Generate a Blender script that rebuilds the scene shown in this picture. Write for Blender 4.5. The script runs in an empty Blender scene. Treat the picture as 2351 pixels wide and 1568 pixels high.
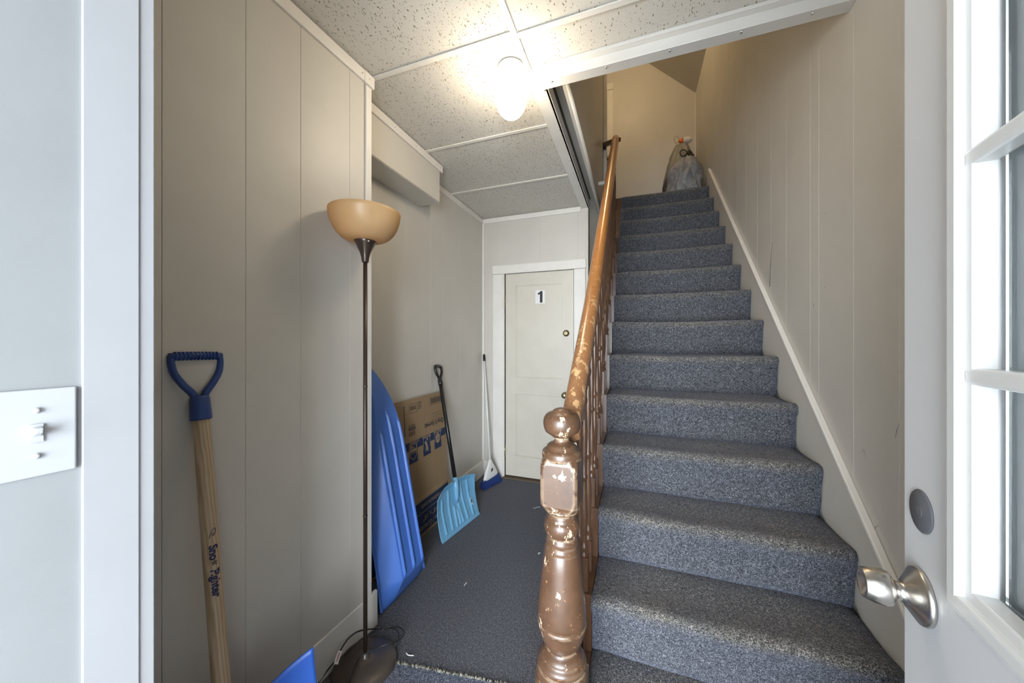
import bpy, bmesh, math, random
from mathutils import Vector, Matrix, noise

random.seed(7)
scene = bpy.context.scene
col = scene.collection

# ------------------------------------------------------------------ camera
FPX, YAW, EYE = 788.0, math.radians(19.84), 1.35      # focal length in pixels of the 2351 px frame
cam_d = bpy.data.cameras.new('camera')
cam_d.sensor_width = 36.0
cam_d.lens = 36.0 * FPX / 2351.0
cam_d.clip_start = 0.02
cam = bpy.data.objects.new('camera', cam_d)
cam.location = (0, 0, EYE)
cam.rotation_euler = (math.radians(90), 0, YAW)
col.objects.link(cam)
scene.camera = cam

# ------------------------------------------------------------------ daylight from the open front doorway, exposure
world = bpy.data.worlds.new('overcast_sky')
scene.world = world
world.use_nodes = True
wb = world.node_tree.nodes['Background']
wb.inputs['Color'].default_value = (0.84, 0.92, 1.0, 1)
wb.inputs['Strength'].default_value = 28.0
pl = bpy.data.lights.new('porch_portal', 'AREA')          # tells the sampler where the sky comes in; gives no light itself
pl.shape = 'RECTANGLE'; pl.size, pl.size_y = 2.4, 2.55
pl.cycles.is_portal = True
po = bpy.data.objects.new('porch_portal', pl); col.objects.link(po)
po.location = (0, -2.42, 1.175); po.rotation_euler = (math.radians(90), 0, 0)
vs = scene.view_settings
vs.view_transform = 'Standard'
vs.look = 'None'
vs.gamma = 1.0
vs.exposure = 0.12
vs.use_curve_mapping = False
GLOBE_POWER = 41.0       # radiance of the glowing hall globe
UPPER_POWER = 110.0       # the same for the lamp on the upstairs ceiling
scene.cycles.max_bounces = 7
scene.cycles.diffuse_bounces = 4
scene.cycles.transmission_bounces = 8
scene.cycles.sample_clamp_indirect = 8.0
scene.cycles.caustics_refractive = False
scene.cycles.caustics_reflective = False

# ------------------------------------------------------------------ pixel -> place
_c, _s = math.cos(YAW), math.sin(YAW)
def ray(u, v):
    dx = (u - 1175.5) / FPX
    return Vector((-_s + dx * _c, _c + dx * _s, (784 - v) / FPX))
def at_x(u, v, x):
    r = ray(u, v); return r * (x / r.x) + Vector((0, 0, EYE))
def at_y(u, v, y):
    r = ray(u, v); return r * (y / r.y) + Vector((0, 0, EYE))
def at_z(u, v, z):
    r = ray(u, v); return r * ((z - EYE) / r.z) + Vector((0, 0, EYE))

# ------------------------------------------------------------------ mesh helpers
class MB:
    """collects verts and faces (world coordinates)"""
    def __init__(s): s.v = []; s.f = []; s.m = []; s.sm = []
    def add(s, vs_, fs, mi=0, smooth=False):
        b = len(s.v); s.v += [Vector(p) for p in vs_]
        for f in fs:
            s.f.append([b + i for i in f]); s.m.append(mi); s.sm.append(smooth)
        return s
    def box(s, x0, x1, y0, y1, z0, z1, mi=0):
        p = [(x, y, z) for z in (z0, z1) for y in (y0, y1) for x in (x0, x1)]
        return s.add(p, [(0, 2, 3, 1), (4, 5, 7, 6), (0, 1, 5, 4), (2, 6, 7, 3), (0, 4, 6, 2), (1, 3, 7, 5)], mi)
    def hexa(s, p, mi=0):
        """8 points: bottom loop 0-3, top loop 4-7"""
        return s.add(p, [(3, 2, 1, 0), (4, 5, 6, 7), (0, 1, 5, 4), (1, 2, 6, 5), (2, 3, 7, 6), (3, 0, 4, 7)], mi)
    def beam(s, a, b, w, h, up=(0, 0, 1), mi=0):
        a, b = Vector(a), Vector(b); t = (b - a).normalized(); up = Vector(up)
        sd = t.cross(up).normalized(); n = sd.cross(t)
        q = [(-1, -1), (1, -1), (1, 1), (-1, 1)]
        return s.hexa([a + sd * (i * w / 2) + n * (j * h / 2) for i, j in q] + [b + sd * (i * w / 2) + n * (j * h / 2) for i, j in q], mi)
    def prism(s, pts, ext, mi=0, smooth=False):
        """polygon (3D points) extruded by vector ext"""
        n = len(pts); ext = Vector(ext)
        v = [Vector(p) for p in pts]; v += [p + ext for p in v]
        s.add(v, [tuple(range(n - 1, -1, -1)), tuple(range(n, 2 * n))], mi)
        return s.add(v, [(i, (i + 1) % n, n + (i + 1) % n, n + i) for i in range(n)], mi, smooth)
    def lathe(s, prof, o, axis=(0, 0, 1), seg=32, mi=0, smooth=True, cap=True, sharp=None):
        """prof: list of (radius, height)"""
        o = Vector(o); ax = Vector(axis).normalized()
        q = Vector((0, 0, 1)).rotation_difference(ax)
        v = []
        for r, h in prof:
            for i in range(seg):
                a = 2 * math.pi * i / seg
                v.append(o + q @ Vector((r * math.cos(a), r * math.sin(a), h)))
        f = [(j * seg + i, j * seg + (i + 1) % seg, (j + 1) * seg + (i + 1) % seg, (j + 1) * seg + i)
             for j in range(len(prof) - 1) for i in range(seg)]
        s.add(v, f, mi, smooth)
        if cap:
            if prof[0][0] > 1e-5: s.add(v[:seg], [tuple(range(seg - 1, -1, -1))], mi)
            if prof[-1][0] > 1e-5: s.add(v[-seg:], [tuple(range(seg))], mi)
        return s
    def tube(s, pts, r, seg=10, mi=0, rs=None, flat=1.0, up=None):
        pts = [Vector(p) for p in pts]; n = len(pts)
        v = []; prev = None
        for i, p in enumerate(pts):
            t = (pts[min(i + 1, n - 1)] - pts[max(i - 1, 0)]).normalized()
            if prev is None:
                ref = Vector(up) if up else (Vector((0, 0, 1)) if abs(t.z) < .9 else Vector((1, 0, 0)))
                sd = t.cross(ref).normalized()
            else:
                sd = (prev - t * prev.dot(t)).normalized()
            prev = sd; nn = sd.cross(t)
            rr = rs[i] if rs else r
            for k in range(seg):
                a = 2 * math.pi * k / seg
                v.append(p + sd * (rr * math.cos(a)) + nn * (rr * flat * math.sin(a)))
        f = [(j * seg + k, j * seg + (k + 1) % seg, (j + 1) * seg + (k + 1) % seg, (j + 1) * seg + k) for j in range(n - 1) for k in range(seg)]
        s.add(v, f, mi, True)
        s.add(v[:seg], [tuple(range(seg - 1, -1, -1))], mi); s.add(v[-seg:], [tuple(range(seg))], mi)
        return s
    def grid(s, fn, nu, nv, mi=0, smooth=True):
        v = [fn(i / nu, j / nv) for j in range(nv + 1) for i in range(nu + 1)]
        f = [(j * (nu + 1) + i, j * (nu + 1) + i + 1, (j + 1) * (nu + 1) + i + 1, (j + 1) * (nu + 1) + i) for j in range(nv) for i in range(nu)]
        return s.add(v, f, mi, smooth)
    def disc(s, o, axis, r, seg=24, mi=0):
        o = Vector(o); q = Vector((0, 0, 1)).rotation_difference(Vector(axis).normalized())
        v = [o + q @ Vector((r * math.cos(2 * math.pi * i / seg), r * math.sin(2 * math.pi * i / seg), 0)) for i in range(seg)]
        return s.add(v, [tuple(range(seg))], mi)

def spline(pts, n=8):
    """Catmull-Rom through points"""
    P = [Vector(p) for p in pts]; P = [P[0] * 2 - P[1]] + P + [P[-1] * 2 - P[-2]]
    out = []
    for i in range(1, len(P) - 2):
        a, b, c, d = P[i - 1], P[i], P[i + 1], P[i + 2]
        for k in range(n):
            t = k / n
            out.append(.5 * ((2 * b) + (c - a) * t + (2 * a - 5 * b + 4 * c - d) * t * t + (3 * b - a - 3 * c + d) * t ** 3))
    out.append(P[-2]); return out

WPOS = {}
def obj(name, mb, mats, parent=None, bevel=0, seg=2, fix=True, solid=0, sub=0):
    """one mesh object from an MB, origin at the middle of its base"""
    if not isinstance(mats, (list, tuple)): mats = [mats]
    xs = [p.x for p in mb.v]; ys = [p.y for p in mb.v]; zs = [p.z for p in mb.v]
    base = Vector(((min(xs) + max(xs)) / 2, (min(ys) + max(ys)) / 2, min(zs)))
    me = bpy.data.meshes.new(name)
    me.from_pydata([tuple(p - base) for p in mb.v], [], mb.f)
    for m in mats: me.materials.append(m)
    me.polygons.foreach_set('material_index', mb.m)
    me.polygons.foreach_set('use_smooth', mb.sm)
    if fix:
        bm = bmesh.new(); bm.from_mesh(me)
        bmesh.ops.remove_doubles(bm, verts=bm.verts, dist=1e-5)
        bmesh.ops.recalc_face_normals(bm, faces=bm.faces)
        bm.to_mesh(me); bm.free()
    me.update()
    o = bpy.data.objects.new(name, me); col.objects.link(o)
    place(o, base, parent)
    if solid:
        md = o.modifiers.new('solidify', 'SOLIDIFY'); md.thickness = solid; md.offset = 0
    if bevel:
        md = o.modifiers.new('bevel', 'BEVEL'); md.width = bevel; md.segments = seg; md.limit_method = 'ANGLE'; md.angle_limit = math.radians(40)
    if sub:
        md = o.modifiers.new('subsurf', 'SUBSURF'); md.levels = sub; md.render_levels = sub
    return o
def place(o, base, parent):
    WPOS[o.name] = Vector(base)
    if parent:
        o.parent = parent; o.location = Vector(base) - WPOS[parent.name]
    else:
        o.location = base
def thing(name, loc, label, cat, group=None):
    o = bpy.data.objects.new(name, None); o.empty_display_size = .05; col.objects.link(o)
    place(o, Vector(loc), None)
    return tag(o, label, cat, group)
def tag(o, label, cat, group=None):
    o['label'] = label; o['category'] = cat
    if group: o['group'] = group
    return o
def struct(name, mb, mats, label=None, bevel=0, cat=None, **k):
    o = obj(name, mb, mats, None, bevel, **k)
    o['kind'] = 'structure'
    if label: o['label'] = label
    if cat: o['category'] = cat
    return o
def struct_empty(name, loc, label, cat=None):
    o = bpy.data.objects.new(name, None); o.empty_display_size = .05; col.objects.link(o)
    place(o, Vector(loc), None); o['kind'] = 'structure'; o['label'] = label
    if cat: o['category'] = cat
    return o
def text(name, body, size, origin, right, up, mat, parent, depth=.0004, bold=0.0, align='CENTER', bend=None):
    """flat print: lettering as a thin mesh; right / up are the world directions of the writing"""
    cu = bpy.data.curves.new(name, 'FONT'); cu.body = body; cu.size = size
    cu.align_x = align; cu.align_y = 'CENTER'; cu.offset = bold; cu.resolution_u = 3
    t = bpy.data.objects.new(name, cu); col.objects.link(t)
    dg = bpy.context.evaluated_depsgraph_get()
    me = bpy.data.meshes.new_from_object(t.evaluated_get(dg))
    bpy.data.objects.remove(t); bpy.data.curves.remove(cu)
    right, up = Vector(right).normalized(), Vector(up).normalized(); n = right.cross(up)
    mb = MB()
    org = Vector(origin)
    vs_ = []
    for p in me.vertices:
        w = org + right * p.co.x + up * p.co.y + n * depth
        if bend: w = bend(w)
        vs_.append(w)
    mb.add(vs_, [tuple(q.vertices) for q in me.polygons])
    bpy.data.meshes.remove(me)
    return obj(name, mb, mat, parent, fix=False)

# ------------------------------------------------------------------ materials
def nt(name):
    m = bpy.data.materials.new(name); m.use_nodes = True
    t = m.node_tree; b = t.nodes['Principled BSDF']
    return m, t, b
def N(t, typ, **k):
    n = t.nodes.new(typ)
    for a, v in k.items(): setattr(n, a, v)
    return n
def objcoord(t, scale=(1, 1, 1)):
    g = N(t, 'ShaderNodeNewGeometry')            # world position: no stretching, works for every part
    mp = N(t, 'ShaderNodeMapping'); mp.inputs['Scale'].default_value = scale
    t.links.new(g.outputs['Position'], mp.inputs['Vector'])
    return mp.outputs['Vector']
def tnoise(t, vec, scale, detail=4, rough=.55):
    n = N(t, 'ShaderNodeTexNoise'); n.inputs['Scale'].default_value = scale; n.inputs['Detail'].default_value = detail; n.inputs['Roughness'].default_value = rough
    t.links.new(vec, n.inputs['Vector']); return n.outputs['Fac']
def ramp(t, fac, stops, interp='LINEAR'):
    r = N(t, 'ShaderNodeValToRGB'); e = r.color_ramp.elements; r.color_ramp.interpolation = interp
    while len(e) < len(stops): e.new(.5)
    for i, (p, c) in enumerate(stops):
        e[i].position = p; e[i].color = (c, c, c, 1) if isinstance(c, (int, float)) else (*c, 1)
    t.links.new(fac, r.inputs['Fac']); return r.outputs['Color']
def mix(t, fac, a, b, mode='MIX'):
    m = N(t, 'ShaderNodeMix', data_type='RGBA', blend_type=mode)
    for sock, val in ((m.inputs[0], fac), (m.inputs[6], a), (m.inputs[7], b)):
        if isinstance(val, (int, float)): sock.default_value = val if sock == m.inputs[0] else (val, val, val, 1)
        elif isinstance(val, (tuple, list)): sock.default_value = (*val, 1)
        else: t.links.new(val, sock)
    return m.outputs[2]
def bump(t, b, height, strength=.3, dist=.002):
    n = N(t, 'ShaderNodeBump'); n.inputs['Strength'].default_value = strength; n.inputs['Distance'].default_value = dist
    t.links.new(height, n.inputs['Height']); t.links.new(n.outputs['Normal'], b.inputs['Normal']); return n
def plain(name, c, rough=.5, metal=0.0, var=.10, vscale=6, bs=0, bscale=150, stretch=(1, 1, 1), spec=.5, dirt=None, coat=0):
    m, t, b = nt(name)
    b.inputs['Roughness'].default_value = rough; b.inputs['Metallic'].default_value = metal
    b.inputs['Specular IOR Level'].default_value = spec; b.inputs['Coat Weight'].default_value = coat
    vec = objcoord(t, stretch)
    f = tnoise(t, vec, vscale, 5)
    lo = tuple(max(0, x * (1 - var)) for x in c); hi = tuple(min(1, x * (1 + var * .6)) for x in c)
    colr = ramp(t, f, [(.3, lo), (.7, hi)])
    if dirt:
        d = ramp(t, tnoise(t, vec, dirt[1], 6, .7), [(dirt[2], 0.0), (dirt[2] + .06, 1.0)])
        colr = mix(t, d, colr, dirt[0])
    t.links.new(colr, b.inputs['Base Color'])
    if bs: bump(t, b, tnoise(t, vec, bscale, 3), bs)
    return m

WALLC = (.58, .55, .495)
M = {}
M['wall'] = plain('painted_panelling', WALLC, .45, var=.05, vscale=3, bs=.10, bscale=60, dirt=((.42, .39, .34), 5.0, .74))
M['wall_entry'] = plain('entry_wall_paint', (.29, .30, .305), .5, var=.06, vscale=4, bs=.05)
M['white'] = plain('white_trim_paint', (.74, .71, .66), .4, var=.05, vscale=7, bs=.06, bscale=40, dirt=((.5, .46, .4), 14, .72))
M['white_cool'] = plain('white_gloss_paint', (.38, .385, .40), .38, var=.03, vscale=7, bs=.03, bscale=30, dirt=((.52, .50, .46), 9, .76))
M['door_white'] = plain('old_door_paint', (.60, .56, .48), .42, var=.05, vscale=5, bs=.06, bscale=30, dirt=((.55, .47, .36), 8, .73))
M['entry_door'] = plain('entry_door_paint', (.72, .73, .74), .35, var=.02, vscale=3)
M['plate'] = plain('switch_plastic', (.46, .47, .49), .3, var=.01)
M['grid_metal'] = plain('ceiling_grid_enamel', (.78, .75, .69), .4, var=.06, vscale=20, dirt=((.35, .24, .14), 60, .72))
M['angle_trim'] = plain('aluminium_angle_trim', (.70, .68, .64), .32, metal=.15, var=.05)
M['dark_gap'] = plain('dark_joint', (.10, .09, .08), .9)
M['bronze'] = plain('dark_bronze_metal', (.055, .035, .026), .28, metal=.35, var=.15, spec=.6)
M['lamp_base'] = plain('dusty_bronze_metal', (.085, .068, .058), .34, metal=.35, var=.25, vscale=14, dirt=((.2, .18, .17), 30, .66))
M['black'] = plain('black_plastic', (.012, .012, .013), .32, var=.2)
M['cord'] = plain('black_rubber_cord', (.014, .013, .013), .45)
M['chrome'] = plain('chrome', (.75, .74, .72), .2, metal=1)
M['brass'] = plain('aged_brass', (.36, .30, .18), .3, metal=.9, var=.25, vscale=40)
M['blue_grip'] = plain('blue_moulded_plastic', (.018, .052, .20), .42, var=.10)
M['blue_blade'] = plain('bright_blue_plastic', (.025, .105, .46), .38, var=.08)
M['light_blue'] = plain('light_blue_plastic', (.16, .38, .58), .36, var=.08, vscale=9)
M['sled'] = plain('blue_sled_plastic', (.065, .170, .54), .36, var=.08, vscale=4, dirt=((.16, .32, .72), 16, .70))
M['white_plastic'] = plain('white_plastic', (.72, .72, .70), .35, var=.03)
M['bristle'] = plain('blue_bristles', (.02, .05, .22), .6, var=.5, vscale=200)
M['card'] = plain('corrugated_cardboard', (.30, .205, .115), .85, var=.10, vscale=10, bs=.12, bscale=200, stretch=(1, 1, .15))
M['card_edge'] = plain('cardboard_edge', (.36, .24, .13), .9, var=.2, vscale=90)
M['print_blue'] = plain('dark_blue_print', (.012, .028, .085), .8, var=.1)
M['print_grey'] = plain('grey_brown_print', (.12, .088, .060), .85, var=.2, vscale=300)
M['print_dark'] = plain('dark_print', (.035, .03, .035), .85)
M['print_tan'] = plain('bare_board_lettering', (.33, .245, .16), .85)
M['print_navy'] = plain('navy_ink', (.012, .012, .07), .6)
M['paper'] = plain('white_paper', (.75, .75, .74), .7, var=.02)
M['ink'] = plain('black_ink', (.02, .017, .013), .6)
M['orange'] = plain('orange_plastic', (.75, .13, .02), .45)
M['steel'] = plain('brushed_steel', (.60, .57, .53), .27, metal=1, var=.04, vscale=40, stretch=(1, 1, 18))
M['grey_disc'] = plain('grey_rubber_cover', (.125, .128, .142), .55, var=.04)
M['scuff'] = plain('grey_scuff', (.22, .20, .18), .7)
M['nail'] = plain('nail_head', (.36, .30, .24), .5)

def carpet(name, worn, fresh):
    m, t, b = nt(name)
    vec = objcoord(t)
    fine = tnoise(t, vec, 300, 2, .7)
    mid = tnoise(t, vec, 95, 4, .75)
    big = tnoise(t, vec, 5, 4)
    at = N(t, 'ShaderNodeAttribute'); at.attribute_name = 'wear'
    w = mix(t, ramp(t, big, [(.38, .0), (.62, 1.0)]), at.outputs['Fac'], mix(t, .72, 0.0, at.outputs['Fac']))
    base = mix(t, w, fresh, worn)
    spk = ramp(t, fine, [(.34, .12), (.50, .80), (.68, 2.6)])
    c2 = mix(t, 1.0, base, spk, 'MULTIPLY')
    sp2 = ramp(t, mid, [(.33, .52), (.50, .95), (.67, 1.55)])
    c3 = mix(t, 1.0, c2, sp2, 'MULTIPLY')
    fl = N(t, 'ShaderNodeTexVoronoi'); fl.inputs['Scale'].default_value = 55; t.links.new(vec, fl.inputs['Vector'])
    lint = ramp(t, fl.outputs['Distance'], [(.035, 1.0), (.055, 0.0)])
    lm = ramp(t, tnoise(t, vec, 40, 2), [(.60, 0.0), (.63, 1.0)])
    c4 = mix(t, mix(t, 1.0, lint, lm, 'MULTIPLY'), c3, (.5, .48, .45))
    t.links.new(c4, b.inputs['Base Color'])
    b.inputs['Roughness'].default_value = .95; b.inputs['Specular IOR Level'].default_value = .1
    b.inputs['Sheen Weight'].default_value = .25; b.inputs['Sheen Roughness'].default_value = .5
    b.inputs['Sheen Tint'].default_value = (.6, .7, 1, 1)
    bump(t, b, mix(t, .5, fine, mid), 1.0, .006)
    return m
M['carpet'] = carpet('blue_grey_carpet', (.152, .139, .119), (.098, .101, .112))
M['floor_carpet'] = carpet('hall_floor_carpet', (.104, .101, .099), (.096, .096, .102))
M['mat_carpet'] = carpet('entry_mat_carpet', (.13, .133, .145), (.10, .115, .15))

def tile_mat(name, worm):
    m, t, b = nt(name)
    vec = objcoord(t)
    warp = N(t, 'ShaderNodeTexNoise'); warp.inputs['Scale'].default_value = 28 if worm else 40; t.links.new(vec, warp.inputs['Vector'])
    va = N(t, 'ShaderNodeVectorMath', operation='MULTIPLY_ADD'); t.links.new(warp.outputs['Color'], va.inputs[0])
    va.inputs[1].default_value = (.03, .03, 0); t.links.new(vec, va.inputs[2])
    def layer(rot, sx, sy, sc, a, b_, keep_at):
        mp = N(t, 'ShaderNodeMapping'); t.links.new(va.outputs[0], mp.inputs['Vector'])
        mp.inputs['Scale'].default_value = (sx, sy, 0); mp.inputs['Rotation'].default_value = (0, 0, rot)
        vo = N(t, 'ShaderNodeTexVoronoi'); vo.inputs['Scale'].default_value = sc; t.links.new(mp.outputs['Vector'], vo.inputs['Vector'])
        sel = N(t, 'ShaderNodeSeparateColor'); t.links.new(vo.outputs['Color'], sel.inputs['Color'])
        return mix(t, 1.0, ramp(t, vo.outputs['Distance'], [(a, 1.0), (b_, 0.0)]), ramp(t, sel.outputs['Red'], [(keep_at, 0.0), (keep_at + .02, 1.0)]), 'MULTIPLY')
    if worm:
        pits = mix(t, 1.0, layer(.12, 1, .34, 95, .14, .21, .45), layer(.35, 1, .5, 130, .15, .22, .62), 'LIGHTEN')
    else:
        pits = mix(t, 1.0, layer(.7, 1, .42, 125, .17, .25, .42), layer(-.5, 1, .5, 150, .17, .25, .50), 'LIGHTEN')
    grain = tnoise(t, vec, 160, 3)
    basec = ramp(t, tnoise(t, vec, 3, 3), [(.3, (.62, .59, .535)), (.7, (.66, .635, .58))])
    t.links.new(mix(t, pits, basec, (.24, .20, .15)), b.inputs['Base Color'])
    h = mix(t, pits, mix(t, .8, (.8, .8, .8), grain), (0, 0, 0))
    bump(t, b, h, .7, .003)
    b.inputs['Roughness'].default_value = .9; b.inputs['Specular IOR Level'].default_value = .2
    return m
M['tile_dot'] = tile_mat('pinhole_ceiling_tile', False)
M['tile_worm'] = tile_mat('fissured_ceiling_tile', True)

def painted_wood(name, base, chip, under, rough, amount, varnish=None, edge=False):
    """old brown paint or varnish chipped through to paler coats and bare wood"""
    m, t, b = nt(name)
    vec = objcoord(t)
    v2 = objcoord(t, (1, 1, .55))
    c = ramp(t, tnoise(t, vec, 22, 5), [(.3, tuple(x * .8 for x in base)), (.72, tuple(x * 1.18 for x in base))])
    if varnish:
        g = N(t, 'ShaderNodeNewGeometry'); sp = N(t, 'ShaderNodeSeparateXYZ'); t.links.new(g.outputs['Position'], sp.inputs[0])
        mr = N(t, 'ShaderNodeMapRange'); mr.inputs['From Min'].default_value = 1.10; mr.inputs['From Max'].default_value = 2.0
        t.links.new(sp.outputs['Z'], mr.inputs['Value'])
        c = mix(t, mr.outputs['Result'], c, varnish)
        inv = N(t, 'ShaderNodeMapRange'); inv.inputs['From Min'].default_value = 1.35; inv.inputs['From Max'].default_value = 1.75; inv.inputs['To Min'].default_value = 1.0; inv.inputs['To Max'].default_value = .12
        t.links.new(sp.outputs['Z'], inv.inputs['Value'])
    chips = ramp(t, tnoise(t, v2, 34 if varnish else 24, 8, .68), [(amount, 0.0), (amount + .012, 1.0)])
    if varnish: chips = mix(t, 1.0, chips, inv.outputs['Result'], 'MULTIPLY')
    small = ramp(t, tnoise(t, vec, 95, 4, .6), [(.665, 0.0), (.685, 1.0)])
    cc = mix(t, small, c, under)
    cc = mix(t, chips, cc, chip)
    if edge:
        bv = N(t, 'ShaderNodeBevel', samples=4); bv.inputs['Radius'].default_value = .011
        ge = N(t, 'ShaderNodeNewGeometry'); dt = N(t, 'ShaderNodeVectorMath', operation='DOT_PRODUCT')
        t.links.new(bv.outputs['Normal'], dt.inputs[0]); t.links.new(ge.outputs['Normal'], dt.inputs[1])
        em_ = ramp(t, dt.outputs['Value'], [(.93, 1.0), (.99, 0.0)])
        em2 = mix(t, 1.0, em_, ramp(t, tnoise(t, vec, 30, 4, .6), [(.44, 0.0), (.47, 1.0)]), 'MULTIPLY')
        cc = mix(t, em2, cc, chip)
    spots = ramp(t, tnoise(t, vec, 70, 4, .65), [(.30, 1.0), (.33, 0.0)])
    cc = mix(t, spots, cc, (.035, .02, .012))
    t.links.new(cc, b.inputs['Base Color'])
    b.inputs['Roughness'].default_value = rough; b.inputs['Coat Weight'].default_value = .25; b.inputs['Coat Roughness'].default_value = .2
    bump(t, b, mix(t, .5, chips, small), -.35, .002)
    return m
M['newel'] = painted_wood('chipped_brown_paint', (.092, .047, .025), (.55, .42, .28), (.34, .15, .07), .36, .610, edge=True)
M['rail'] = painted_wood('worn_handrail_varnish', (.20, .098, .046), (.46, .28, .13), (.42, .21, .08), .24, .56, varnish=(.36, .135, .026))
M['baluster'] = painted_wood('brown_baluster_paint', (.105, .050, .025), (.34, .19, .10), (.26, .12, .06), .30, .72)

def ash_wood():
    m, t, b = nt('ash_handle_wood')
    vec = objcoord(t, (9, 9, .9))
    wv = N(t, 'ShaderNodeTexWave', wave_type='RINGS'); wv.inputs['Scale'].default_value = 4.2; wv.inputs['Distortion'].default_value = 5; wv.inputs['Detail'].default_value = 3
    t.links.new(vec, wv.inputs['Vector'])
    c = ramp(t, wv.outputs['Fac'], [(.1, (.36, .26, .155)), (.5, (.42, .315, .20)), (.9, (.47, .365, .245))])
    t.links.new(c, b.inputs['Base Color']); b.inputs['Roughness'].default_value = .4
    return m
M['ash'] = ash_wood()

def shade_mat():
    m = bpy.data.materials.new('amber_frosted_shade'); m.use_nodes = True; t = m.node_tree; t.nodes.clear()
    out = N(t, 'ShaderNodeOutputMaterial')
    d = N(t, 'ShaderNodeBsdfDiffuse'); tr = N(t, 'ShaderNodeBsdfTranslucent'); g = N(t, 'ShaderNodeBsdfGlossy')
    vec = objcoord(t); c = ramp(t, tnoise(t, vec, 9, 3), [(.3, (.68, .47, .24)), (.7, (.76, .54, .30))])
    t.links.new(c, d.inputs['Color']); t.links.new(c, tr.inputs['Color']); g.inputs['Roughness'].default_value = .35
    a = N(t, 'ShaderNodeMixShader'); a.inputs[0].default_value = .50
    t.links.new(d.outputs[0], a.inputs[1]); t.links.new(tr.outputs[0], a.inputs[2])
    b2 = N(t, 'ShaderNodeMixShader'); b2.inputs[0].default_value = .025
    t.links.new(a.outputs[0], b2.inputs[1]); t.links.new(g.outputs[0], b2.inputs[2]); t.links.new(b2.outputs[0], out.inputs['Surface'])
    return m
M['shade'] = shade_mat()
def glow(name, c, s):
    m, t, b = nt(name)
    b.inputs['Base Color'].default_value = (.9, .9, .88, 1)
    b.inputs['Emission Color'].default_value = (*c, 1); b.inputs['Emission Strength'].default_value = s
    return m
M['globe'] = glow('lit_opal_glass', (1.0, .85, .63), GLOBE_POWER)
M['globe_up'] = glow('lit_opal_glass_upstairs', (1.0, .74, .42), UPPER_POWER)
def glass_mat():
    m, t, b = nt('window_glass')
    b.inputs['Base Color'].default_value = (.90, .96, .97, 1); b.inputs['Roughness'].default_value = .02
    b.inputs['Transmission Weight'].default_value = 1.0; b.inputs['IOR'].default_value = 1.45
    return m
M['glass'] = glass_mat()
def bag_mat(name, c, rough):
    m, t, b = nt(name)
    vec = objcoord(t, (1, 1, .6))
    wn = tnoise(t, vec, 26, 6, .62)
    t.links.new(ramp(t, wn, [(.3, tuple(x * .72 for x in c)), (.7, tuple(x * 1.2 for x in c))]), b.inputs['Base Color'])
    b.inputs['Roughness'].default_value = rough
    bump(t, b, wn, .8, .012)
    return m
M['bag_grey'] = bag_mat('grey_bin_liner', (.25, .255, .27), .36)
M['bag_olive'] = bag_mat('olive_grey_bin_liner', (.25, .235, .195), .42)
M['bag_black'] = bag_mat('black_bin_liner', (.03, .03, .03), .4)

# ================================================================== THE SETTING
ZC = 2.586            # suspended ceiling
YB = 3.182            # wall with door 1
XR = .72              # wall beside the stairs
XREC = -1.466         # recessed left wall
NE = Vector((-1.165, 1.281, 0))                       # end of the near left wall
nx = lambda y: NE.x - .05 * (NE.y - y)                # its face
YF = 4.93             # wall at the top of the stairs
RUN, RISE = .2275, .21
ynose = lambda k: 1.481 + RUN * (k - 3)
zstep = lambda k: .642 + RISE * (k - 3)
ZUP = zstep(14)
YO = 1.52             # front edge of the stairwell opening
XO = -.40             # left edge of it
YW = -.24             # inside face of the front wall
ZTOP = 5.30

def add_wear(o, fn):
    a = o.data.attributes.new('wear', 'FLOAT', 'POINT')
    for i, v in enumerate(o.data.vertices): a.data[i].value = fn(v.co)

fl = struct('floor', MB().box(-1.9, 1.0, YW - .1, 5.1, -.12, 0), M['floor_carpet'], 'dark blue-grey low pile carpet on the hallway floor', cat='floor')
add_wear(fl, lambda c: .6)
struct('added_porch_floor', MB().box(-4, 4, -4.2, YW - .1, -.25, -.10), plain('added_porch_concrete', (.42, .42, .41), .9), 'added unseen pale concrete porch floor outside the front doorway', cat='floor')  # porch floor added out of view to bounce daylight inwards

def panels(parent, seams, lo, hi, z0, z1, face, thick, along, mat, wav=.0015):
    """upright wall panels, one object each, with narrow recessed joints between them.
    face(t) gives the face coordinate at position t; along = 'y' (face in x) or 'x' (face in y)"""
    edges = [lo] + seams + [hi]
    for a, b in zip(edges[:-1], edges[1:]):
        g = .0004
        a2, b2 = a + g, b - g
        if callable(z1): ta, tb = z1(a2), z1(b2)
        else: ta = tb = z1
        fa, fb = face(a2), face(b2)
        mb = MB()
        if along == 'y':
            P = lambda f, t_, z: (f, t_, z)
        else:
            P = lambda f, t_, z: (t_, f, z)
        mb.hexa([P(fa, a2, z0), P(fb, b2, z0), P(fb - thick, b2, z0), P(fa - thick, a2, z0),
                 P(fa, a2, ta), P(fb, b2, tb), P(fb - thick, b2, tb), P(fa - thick, a2, ta)])
        obj('panel', mb, mat, parent, bevel=.0008, seg=1)

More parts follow.
